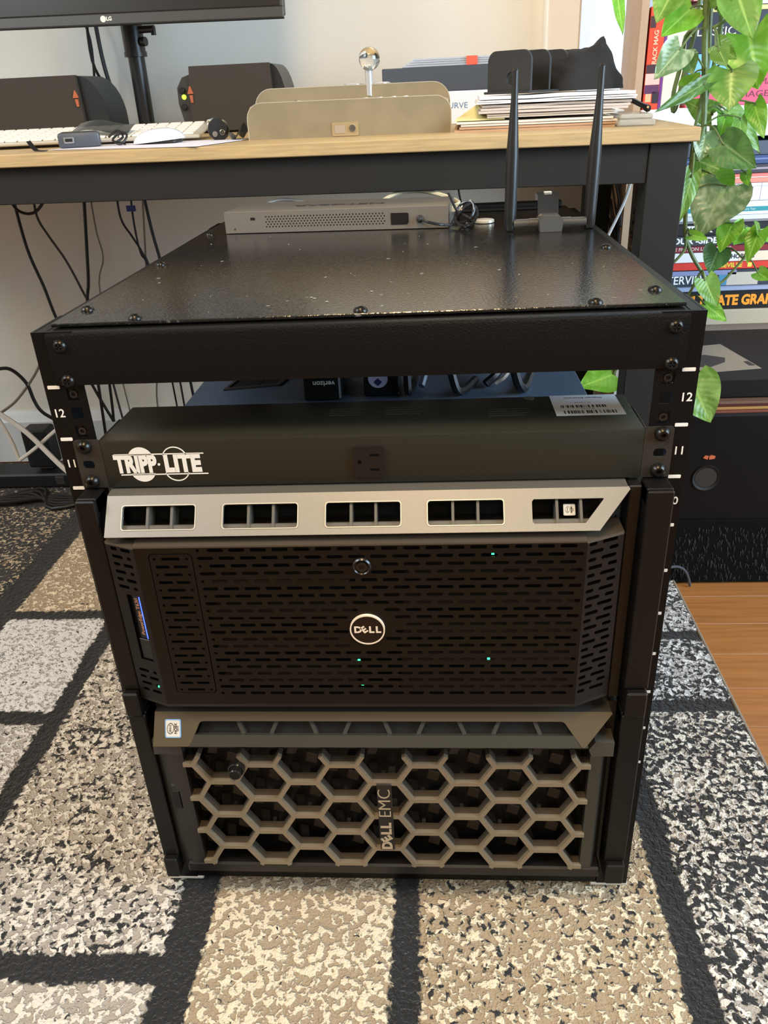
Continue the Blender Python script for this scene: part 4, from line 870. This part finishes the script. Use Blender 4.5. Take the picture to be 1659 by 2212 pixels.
flat_book('white book with a teal band along its spine', .5179, .5400, .45, .77, (222, 230, 234), [('P', .45, .77, .5235, .5310, (46, 136, 146)), ('T', 'the Micro Year', .0050, .585, .5272, W_, 0, 1)], 0)
flat_book('white book with a grid and large dark capitals', .5404, .5690, .45, .77, (214, 220, 228), [('T', 'RIDERS', .0260, .5250, .5530, K_, .0006, 1.0), ('T', 'FAMOUS', .0075, .560, .5655, (90, 60, 60), 0, 1.2), ('P', .46, .77, .5635, .5640, (150, 150, 160)), ('P', .62, .6206, .5405, .5690, (150, 150, 160)), ('P', .64, .6406, .5405, .5690, (150, 150, 160))], .001)
flat_book('lower of the two thin coral books', .5694, .5768, .45, .77, (238, 136, 120), [], 0)
flat_book('upper of the two thin coral books', .5772, .5845, .45, .76, (230, 120, 112), [('P', .45, .76, .5772, .5784, (240, 220, 214))], .003)
flat_book('dark grey book lying on the coral books', .5849, .5985, .45, .77, (58, 54, 64), [('P', .45, .77, .5905, .5935, (150, 140, 150))], 0)
flat_book('navy blue book near the top of the lower pile', .5989, .6130, .45, .77, (52, 70, 112), [('P', .45, .77, .6055, .6080, (96, 116, 160))], .002)
flat_book('slate book topmost of the lower pile', .6134, .6350, .45, .76, (70, 78, 92), [('T', 'AP', .0120, .640, .6250, W_, 0, 1)], 0)
g2 = 'books lying on the upper shelf'
flat_book('bright pink book with spaced dark capitals on the upper shelf', .6899, .7360, .475, .80, (232, 78, 108), [('T', 'MANY', .0130, .5900, .7225, (90, 40, 60), 0, 1.1), ('T', 'IMAGES', .0130, .5560, .7050, (90, 40, 60), 0, 1.35)], 0, grp=g2)
flat_book('sky blue book lying on the pink book', .7364, .7665, .475, .79, (110, 170, 214), [], .002, grp=g2)
flat_book('black book with white capitals lying on the sky blue book', .7669, .8225, .455, .80, (30, 34, 48), [('T', 'CLASSIC', .0165, .4650, .7960, (214, 206, 190), 0, 1.25)], 0, grp=g2)
flat_book('thin yellow book on the black book of the upper shelf', .8229, .8300, .48, .80, (222, 206, 130), [], .004, grp=g2)
flat_book('white and blue book on the thin yellow book', .8304, .8390, .48, .79, (206, 212, 226), [('P', .48, .79, .8350, .8388, (96, 112, 160))], .001, grp=g2)
flat_book('maroon book on the white and blue book', .8394, .8485, .47, .79, (150, 50, 60), [('P', .47, .79, .8394, .8410, (210, 140, 140))], .003, grp=g2)
flat_book('pale blue-grey book topmost in view on the upper shelf', .8489, .8800, .47, .80, (176, 192, 210), [('T', 'KERR', .0140, .590, .8690, (130, 150, 176), 0, 1.1)], 0, grp=g2)
flat_book('grey book above the pale blue-grey one', .8804, .9000, .47, .80, (120, 122, 128), [], .002, grp=g2)
def upright(label, x0, x1, zt, col, bits):
    x0, x1, zt = BXF(x0), BXF(x1), BZF(zt); zb = .6875
    b = thing('book', label, 'book', (x0, BY, zb), 'books standing on the upper shelf', rz=-.098); W3, H3 = x1 - x0, zt - zb
    part(b, 'cover', MB().box(0, .002, 0, .19, 0, H3).box(W3 - .002, W3, 0, .19, 0, H3).box(0, W3, -.0008, .003, 0, H3, .0006), mat('cover_%d_%d_%d' % col, col, .4))
    part(b, 'pages', MB().box(.002, W3 - .002, .003, .187, .0026, H3 - .003), cream)
    for (xa, xb, za, zb_, c) in bits: part(b, 'spine_panel', MB().box(BXF(xa) - x0, BXF(xb) - x0, -.0014, -.0007, BZF(za) - zb, BZF(zb_) - zb), mat('ink_%d_%d_%d' % c, c, .5))
    return b
rb = upright('red paperback with dark and pale spine patches, standing by the side panel', .4045, .4280, .835, (222, 74, 52), [(.4050, .4275, .7260, .7420, (206, 176, 164)), (.4050, .4275, .7130, .7255, (88, 50, 84)), (.4050, .4275, .7425, .7550, (66, 42, 50)), (.4180, .4278, .6990, .7160, (52, 44, 52)), (.4075, .4165, .7010, .7130, (236, 170, 130)), (.4050, .4140, .8060, .8220, (70, 44, 48))])
part(rb, 'spine_lettering', MB().text('RACK MAG', .0100, FRONT(.0125, -.0016, .0950) @ rot('Z', math.pi / 2), .0001, .0003), mat('ink_240_180_150', (240, 180, 150), .5))
upright('thin purple book between the red paperback and the cream book', .4284, .4330, .815, (112, 60, 130), [])
upright('cream book standing beside the thin purple one', .4334, .4640, .815, (218, 208, 190), [])
# ---------- things under the lower shelf
sb = thing('subwoofer', 'black subwoofer box with round port on the floor beyond the rack', 'subwoofer', (.58, .75, -.062))
part(sb, 'cabinet', MB().box(.4590, .735, .623, .88, -.056, .2560, .004), mat('sub_black', (11, 10, 10), .5, spec=.2))
port = part(sb, 'port', MB().lathe([(.0230, 0), (.0225, .0025), (.0185, .0010), (.0175, -.004)], FRONT(.5000, .6228, .1450), 28), BLK)
part(port, 'port_throat', MB().lathe([(.0178, -.0002), (.0178, .0006)], FRONT(.5000, .6228, .1450), 24), mat('port_throat', (40, 38, 35), .5))
part(sb, 'badge', MB().prism([(.4900, .1815), (.4975, .1785), (.4985, .1845), (.4930, .1855)], 'y', .6205, .623).prism([(.5000, .1785), (.5085, .1800), (.5095, .1840), (.5030, .1860), (.4995, .1840)], 'y', .6205, .623), cop, 'copper badge')
for x in (.475, .72):
    for y_ in (.64, .865): part(sb, 'foot', MB().lathe([(.011, -.0618), (.012, -.056)], T(x, y_, 0), 12), BLK)
fz = MB(); rr = random.Random(5)
for k in range(420):
    x = .462 + rr.random() * .27; z = -.045 + rr.random() * .105; l = .008 + rr.random() * .012
    fz.add([(x, .6215, z), (x + .002, .6215, z), (x + .001 + rr.uniform(-.006, .006), .6165 - rr.random() * .004, z - l)], [(0, 1, 2)])
sg = MB().box(.4600, .735, .6185, .6222, -.058, .066, .001)
fur = thing('shaggy_mat', 'black shaggy mat propped against the lower front of the subwoofer', 'mat', (.6, .62, -.06))
part(fur, 'mat_base', sg, mat('mat_black', (11, 11, 10), .9, spec=.1)); part(fur, 'tufts', fz, mat('mat_tufts', (40, 37, 34), .8), kind='stuff')
for k, (c, n_) in enumerate((((104, 54, 36), 'rust-edged record sleeve lying directly on the subwoofer'), ((150, 112, 60), 'ochre-edged record sleeve second up on the subwoofer'), ((92, 38, 34), 'dark red-edged record sleeve third up on the subwoofer'), ((96, 70, 56), 'brown-edged record sleeve under the black flat box'))):
    solo('record_sleeve', MB().box(.462 + .003 * (k % 2), .735, .626 + .002 * (k % 3), .90, .2563 + .0050 * k, .2563 + .0050 * k + .0042, .0005), mat('sleeve_%d' % k, c, .6), n_, 'record sleeve', (.6, .75, .2563 + .005 * k), 'record sleeves on the subwoofer')
solo('flat_box', MB().box(.466, .735, .640, .93, .2768, .3080, .002), mat('box_black', (16, 15, 14), .55, spec=.25), 'flat black box under the lower shelf carrying a photo print', 'box', (.6, .75, .2768))
ph = thing('photo_print', 'beige photo print with a dark figure lying on the flat black box', 'photo', (.55, .76, .3081))
part(ph, 'print', MB().prism([(.488, .675), (.586, .690), (.566, .835), (.475, .815)], 'z', .3081, .3087), mat('photo_beige_shaded', (132, 123, 107), .5))  # print darkened: the shadow of the shelf above put into its colour
part(ph, 'figure', MB().prism([(.484, .708), (.505, .700), (.540, .728), (.548, .752), (.520, .772), (.496, .760), (.482, .775)], 'z', .3087, .3089).prism([(.572, .705), (.582, .706), (.578, .730), (.570, .728)], 'z', .3087, .3089), mat('photo_dark', (40, 34, 32), .5))
cable('cable', [(.40, .585, -.04), (.44, .590, -.0150), (.462, .598, -.012), (.480, .605, -.022), (.491, .608, -.040), (.497, .609, -.0590)], .0024, mat('cable_blue_grey', (64, 66, 72), .35), 'dark blue-grey cable curving on the floor before the shaggy mat')
# ================================================================= CABLES UNDER AND BEHIND THE DESK
hang = [
 ('thick black cable sweeping down the wall, outermost under the desk', [(-.83, 1.15, .60), (-.826, 1.15, .477), (-.809, 1.15, .393), (-.795, 1.15, .31), (-.755, 1.15, .18), (-.722, 1.15, .085), (-.716, 1.15, .085), (-.706, 1.15, .19), (-.70, 1.16, .30)], .0034, CB),
 ('black cable looped just under the desk apron', [(-.836, 1.14, .60), (-.826, 1.14, .562), (-.806, 1.14, .548), (-.782, 1.14, .551), (-.760, 1.14, .572), (-.755, 1.14, .60)], .0032, CB),
 ('thin dark cable curving away from the loop under the desk', [(-.787, 1.16, .60), (-.792, 1.16, .540), (-.776, 1.16, .498), (-.751, 1.16, .448), (-.730, 1.16, .385), (-.712, 1.16, .31), (-.70, 1.16, .1), (-.69, 1.16, -.03)], .0026, mat('cable_dk', (52, 48, 44), .5)),
 ('thick black straight cable hanging between the curved dark and the grey one', [(-.672, 1.15, .60), (-.694, 1.15, .468), (-.706, 1.15, .40), (-.722, 1.15, .33), (-.74, 1.15, .1), (-.75, 1.15, -.04)], .0036, CB),
 ('thin grey cable hanging beside the thick straight black one', [(-.678, 1.19, .60), (-.681, 1.19, .501), (-.678, 1.19, .443), (-.702, 1.19, .362), (-.69, 1.19, .1), (-.69, 1.19, -.04)], .0018, CG),
 ('thin black cable bending towards the rack below the desk', [(-.604, 1.15, .60), (-.606, 1.15, .53), (-.589, 1.15, .492), (-.574, 1.15, .460), (-.560, 1.15, .41), (-.54, 1.15, .2), (-.54, 1.15, -.04)], .0024, CB),
 ('thick black cable nearest the rack under the desk', [(-.553, 1.16, .60), (-.547, 1.16, .50), (-.538, 1.16, .42), (-.52, 1.16, .2), (-.51, 1.16, -.04)], .0034, CB),
 ('black cable arching out from the corner under the desk', [(-1.0, 1.05, .20), (-.95, 1.05, .228), (-.904, 1.05, .240), (-.877, 1.05, .236), (-.852, 1.05, .205), (-.845, 1.05, .165), (-.833, 1.05, .137), (-.80, 1.06, .10), (-.74, 1.08, .0), (-.70, 1.08, -.045)], .0040, CB),
 ('grey cable slanting down to the corner under the desk', [(-.79, 1.06, .29), (-.82, 1.05, .234), (-.88, 1.05, .171), (-.926, 1.05, .140), (-1.0, 1.05, .10), (-1.06, 1.05, -.04)], .0030, CG),
 ('thick white cable slanting across the baseboard', [(-1.0, 1.02, .215), (-.928, 1.0, .174), (-.902, 1.0, .152), (-.852, 1.0, .105), (-.79, 1.0, .018), (-.73, 1.0, -.044)], .0058, CW),
 ('thinner white cable bent in a V before the black adapter', [(-.935, 1.02, .17), (-.916, 1.02, .118), (-.905, 1.02, .075), (-.901, 1.02, .036), (-.895, 1.02, .036), (-.850, 1.02, .065), (-.79, 1.02, .108), (-.74, 1.03, .13)], .0042, CW),
 ('thin beige cable dropping behind the power strip', [(-.56, 1.19, .60), (-.60, 1.19, .30), (-.606, 1.19, .179), (-.618, 1.19, .10), (-.62, 1.19, -.04)], .0022, CG),
 ('long black cable on the wall behind the monitor pole', [(-.615, 1.2, .93), (-.622, 1.2, .823), (-.60, 1.2, .765), (-.585, 1.2, .700), (-.57, 1.2, .60)], .0030, CB),
 ('black cable crossing the wall behind the monitor pole', [(-.64, 1.21, .93), (-.622, 1.21, .86), (-.632, 1.21, .766), (-.642, 1.21, .70), (-.65, 1.21, .60)], .0026, CB),
 ('thick black cable just beside the monitor pole on the wall', [(-.598, 1.19, .93), (-.597, 1.19, .83), (-.590, 1.19, .773), (-.574, 1.19, .705), (-.56, 1.19, .60)], .0042, CB),
 ('white cord slanting beside the desk leg onto the rack top', [(.366, .76, .612), (.362, .75, .592), (.353, .745, .563), (.331, .74, .514), (.30, .74, .44), (.29, .74, .30)], .0026, CW),
 ('thin dark wire on the wall just above the rack top', [(.105, 1.22, .60), (.112, 1.22, .54), (.125, 1.22, .49), (.13, 1.22, .42), (.13, 1.22, .1), (.13, 1.22, -.04)], .0022, CB)]
for lb_, pts, r, m in hang: cable('cable', pts, r, m, lb_)
for k in range(4):
    z = .585 - .036 * k
    cable('cable', [(.431, 1.225, z), (.424, 1.16, z - .018), (.415, 1.09, z - .034), (.408, 1.02, z - .056), (.404, .985, z - .09)], (.003, .0022, .005, .0032)[k], CB, 'black cable draped along the tan bookcase side behind the desk leg', group='cables along the bookcase side')
tg = thing('cable', 'thin black cable carrying a blue tag under the desk', 'cable', (-.58, 1.16, .5))
part(tg, 'cord', MB().tube(spline([(-.574, 1.16, .60), (-.581, 1.16, .555), (-.583, 1.16, .50), (-.580, 1.16, .455), (-.567, 1.16, .40), (-.56, 1.16, .1), (-.56, 1.16, -.04)]), .0022, 7), CB)
part(tg, 'tag', MB().box(-.592, -.572, 1.155, 1.157, .541, .553, .0005), mat('tag_blue', (44, 66, 140), .5), 'blue tag')
pw = thing('power_adapter', 'black power adapter standing on a floor strip in the corner under the desk', 'adapter', (-.88, 1.08, .0))
part(pw, 'case', MB().box(-.905, -.845, 1.06, 1.11, -.005, .088, .004), mat('adapter_black', (24, 25, 28), .45))
part(pw, 'prongs', MB().box(-.89, -.86, 1.08, 1.10, -.015, -.005), GREY)
ps = thing('extension_strip', 'black extension strip lying on the rug in the corner under the desk', 'extension strip', (-.87, 1.08, -.05))
part(ps, 'case', MB().box(-1.12, -.70, 1.045, 1.115, -.050, -.0155, .004), MATS['adapter_black'])
for k in range(4): part(ps, 'socket', MB().box(-.83 + k * .033 - .011, -.83 + k * .033 + .011, 1.0435, 1.046, -.042, -.022, .001), PLASG)
for k in range(6):
    pts = [(-1.15 + .02 * k, .93 + .02 * k, -.046), (-1.02, .97 - .012 * k, -.044), (-.92 + .01 * k, .95 + .014 * k, -.040), (-.80, .99 - .013 * k, -.045), (-.70 + .01 * k, .96 + .01 * k, -.046), (-.60, 1.02 - .012 * k, -.047)]
    cable('cable', pts, .0045, CB, 'black cable heaped on the rug in the corner under the desk', group='heaped floor cables')
# ================================================================= TRAILING PLANT
pl = thing('trailing_plant', 'trailing green pothos hanging beside the desk corner before the bookcase', 'plant', (.45, .69, .45))
stem = mat('vine_stem', (92, 110, 62), .45, var=.2, vscale=120)
V = [[(.423, .70, .90), (.433, .70, .791), (.439, .70, .741), (.447, .70, .671), (.439, .70, .635), (.436, .70, .578), (.440, .70, .525), (.452, .70, .494), (.469, .70, .469), (.483, .70, .451), (.496, .70, .446), (.507, .70, .448), (.533, .70, .481)],
     [(.427, .74, .90), (.433, .74, .805), (.419, .74, .784), (.416, .74, .749), (.409, .735, .714), (.411, .735, .690), (.416, .735, .70), (.421, .735, .74), (.43, .735, .79)],
     [(.437, .72, .90), (.443, .72, .803), (.448, .72, .753), (.445, .72, .695), (.441, .72, .66), (.441, .72, .60)],
     [(.438, .69, .523), (.439, .69, .50), (.422, .69, .478), (.41, .70, .46)],
     [(.467, .69, .464), (.458, .69, .44), (.452, .69, .426), (.447, .68, .40), (.448, .66, .34)],
     [(.500, .69, .84), (.463, .69, .803), (.44, .69, .79)],
     [(.45, .705, .90), (.455, .705, .80), (.452, .705, .74), (.448, .705, .69)],
     [(.41, .70, .46), (.40, .74, .38), (.385, .78, .31), (.37, .78, .276)]]
for i, p in enumerate(V): sp_ = spline(p, 4); r0 = .0048 if i in (0, 2, 6) else .0022 if i != 1 else .0032; part(pl, 'vine', MB().tube(sp_, [max(.0018, r0 * (1 - .62 * k / (len(sp_) - 1))) if i in (0, 2, 6) else r0 for k in range(len(sp_))], 8), stem)
LV = [(0.386,0.696,0.841,0.360,0.676,0.800,0.037),(0.415,0.708,0.817,0.372,0.688,0.785,0.037),(0.462,0.684,0.833,0.486,0.664,0.773,0.044),(0.491,0.696,0.782,0.509,0.676,0.712,0.058),(0.396,0.672,0.768,0.360,0.652,0.734,0.033),(0.431,0.660,0.725,0.359,0.640,0.689,0.016),(0.442,0.660,0.764,0.449,0.640,0.743,0.020),(0.406,0.684,0.759,0.413,0.664,0.737,0.023),(0.467,0.672,0.739,0.465,0.652,0.689,0.052),(0.486,0.732,0.688,0.543,0.712,0.633,0.030),(0.512,0.696,0.696,0.527,0.676,0.650,0.022),(0.483,0.720,0.681,0.473,0.700,0.656,0.019),(0.495,0.696,0.678,0.497,0.676,0.643,0.016),(0.454,0.708,0.662,0.444,0.688,0.623,0.030),(0.462,0.720,0.653,0.503,0.700,0.628,0.030),(0.464,0.660,0.649,0.509,0.640,0.615,0.039),(0.506,0.672,0.608,0.507,0.652,0.590,0.013),(0.448,0.720,0.624,0.487,0.700,0.607,0.035),(0.485,0.680,0.590,0.444,0.650,0.528,0.067),(0.472,0.700,0.603,0.494,0.680,0.565,0.038),(0.410,0.600,0.615,0.396,0.580,0.554,0.020),(0.499,0.672,0.559,0.486,0.652,0.549,0.025),(0.499,0.672,0.539,0.480,0.652,0.500,0.029),(0.532,0.708,0.528,0.509,0.688,0.503,0.028),(0.544,0.684,0.525,0.525,0.664,0.483,0.024),(0.570,0.708,0.512,0.533,0.688,0.519,0.016),(0.544,0.684,0.523,0.524,0.664,0.542,0.014),(0.504,0.732,0.492,0.487,0.712,0.458,0.034),(0.435,0.660,0.526,0.455,0.640,0.525,0.015),(0.469,0.672,0.459,0.486,0.652,0.418,0.030),(0.473,0.672,0.422,0.506,0.652,0.398,0.023),(0.570,0.732,0.454,0.583,0.712,0.444,0.019),(0.370,0.780,0.276,0.307,0.760,0.259,0.051),(0.450,0.610,0.320,0.478,0.580,0.259,0.057),(0.357,0.950,0.870,0.369,0.930,0.799,0.018),(0.442,0.696,0.812,0.450,0.676,0.836,0.031),(0.441,0.672,0.770,0.464,0.652,0.752,0.021),(0.414,0.696,0.720,0.426,0.676,0.737,0.020),(0.468,0.732,0.683,0.423,0.712,0.700,0.027)]
def leaf_mat(name, a, b, rough=.30):
    if name in MATS: return MATS[name]
    m = mat(name, a, rough, spec=.6); nt = m.node_tree; bs_ = nt.nodes['Principled BSDF']; N = nt.nodes.new; Lk = nt.links.new
    tc = N('ShaderNodeTexCoord'); nz = N('ShaderNodeTexNoise'); nz.inputs['Scale'].default_value = 30; nz.inputs['Detail'].default_value = 3; nz.inputs['Distortion'].default_value = 1.4; Lk(tc.outputs['Object'], nz.inputs['Vector'])
    r = N('ShaderNodeValToRGB'); r.color_ramp.elements[0].position = .46; r.color_ramp.elements[1].position = .64; r.color_ramp.elements[0].color = srgb(*a); r.color_ramp.elements[1].color = srgb(*b); Lk(nz.outputs['Fac'], r.inputs[0])
    at = N('ShaderNodeAttribute'); at.attribute_name = 'vein'; sp = N('ShaderNodeSeparateColor'); Lk(at.outputs['Color'], sp.inputs[0])
    mr = N('ShaderNodeMapRange'); mr.inputs[1].default_value = .10; mr.inputs[2].default_value = .02; Lk(sp.outputs[0], mr.inputs[0])
    mv = N('ShaderNodeMix'); mv.data_type = 'RGBA'; Lk(mr.outputs[0], mv.inputs[0]); Lk(r.outputs[0], mv.inputs[6]); mv.inputs[7].default_value = srgb(min(255, a[0] + 55), min(255, a[1] + 45), min(255, a[2] + 40))
    wv = N('ShaderNodeMath'); wv.operation = 'SINE'; ml = N('ShaderNodeMath'); ml.operation = 'MULTIPLY_ADD'; ml.inputs[1].default_value = 55; Lk(sp.outputs[1], ml.inputs[0]); m2_ = N('ShaderNodeMath'); m2_.operation = 'MULTIPLY'; m2_.inputs[1].default_value = -16; Lk(sp.outputs[0], m2_.inputs[0]); Lk(m2_.outputs[0], ml.inputs[2]); Lk(ml.outputs[0], wv.inputs[0])
    bp = N('ShaderNodeBump'); bp.inputs['Strength'].default_value = .10; bp.inputs['Distance'].default_value = .001; Lk(wv.outputs[0], bp.inputs['Height']); Lk(bp.outputs[0], bs_.inputs['Normal'])
    Lk(mv.outputs[2], bs_.inputs['Base Color'])
    tr = N('ShaderNodeBsdfTranslucent'); mx = N('ShaderNodeMixShader'); mx.inputs[0].default_value = .32; Lk(mv.outputs[2], tr.inputs[0])
    out = nt.nodes['Material Output']; Lk(bs_.outputs[0], mx.inputs[1]); Lk(tr.outputs[0], mx.inputs[2]); Lk(mx.outputs[0], out.inputs[0]); return m
LM = [leaf_mat('leaf_mid', (104, 146, 58), (132, 172, 82)), leaf_mat('leaf_bright', (116, 178, 54), (146, 200, 84)), leaf_mat('leaf_dark', (76, 112, 58), (100, 140, 74)), leaf_mat('leaf_varieg', (112, 142, 98), (176, 194, 154), .22)]
mi = {3: 1, 2: 0, 18: 3, 11: 1, 10: 1, 9: 0, 7: 2, 13: 3, 14: 3, 22: 1, 23: 1, 24: 1, 25: 1, 30: 1, 27: 2, 33: 0, 4: 3, 5: 2, 8: 0, 15: 2, 19: 1, 20: 0, 32: 1}
rl = random.Random(11)
for i, (x, y, z, tx, ty, tz, wd) in enumerate(LV):
    A, B = Vector((x, y, z)), Vector((tx, ty, tz)); d = B - A; L = d.length; d.normalize()
    view = Vector((.06, -.586, .72)) - A; nrm = (view.normalized() + Vector((rl.uniform(-.5, .5), 0, rl.uniform(.0, .7)))).normalized()
    nrm = (nrm - d * nrm.dot(d)).normalized(); sd_ = d.cross(nrm)
    nu, nv = 12, 10; vs = []; vein = []; hw_ = wd * .70; fold = rl.uniform(.1, .45); curl = rl.uniform(-.12, .22)
    for a in range(nu + 1):
        u = a / nu
        prof = (math.sin(math.pi * min(1, (u * .93 + .07)) ** .62)) ** .8 if u < 1 else 0
        prof = max(0, prof) * (1 - .25 * u)
        for b in range(-nv // 2, nv // 2 + 1):
            v = b / (nv / 2); lobe = -.10 * L * (abs(v) ** 1.5) * (1 - u) ** 4 * 1.6
            p = A + d * (u * L + lobe) + sd_ * (v * hw_ * prof) + nrm * (fold * hw_ * abs(v) ** 1.3 * prof * .6 - curl * L * u * u + .04 * L * math.sin(u * 9 + b) * abs(v) * .5)
            vs.append(tuple(p)); vein.append((abs(v), u, 0, 1))
    k = nv + 1; fs = [(a * k + b, a * k + b + 1, (a + 1) * k + b + 1, (a + 1) * k + b) for a in range(nu) for b in range(nv)]
    lf = part(pl, 'leaf', MB().add(vs, fs), LM[mi.get(i, i % 3 if i % 3 != 2 else 0)])
    if len(lf.data.vertices) == len(vein): lf.data.color_attributes.new('vein', 'FLOAT_COLOR', 'POINT').data.foreach_set('color', [t for c_ in vein for t in c_])
    # petiole from the nearest vine point
    best = min((Vector(p) for vv in V for p in vv), key=lambda p: (p - A).length + (0 if p.z > A.z - .02 else .05))
    if .004 < (best - A).length < .12:
        part(lf, 'petiole', MB().tube(spline([best, (best + A) / 2 + Vector((0, 0, .008)), A, A + d * .004], 4), .0013, 6), stem)
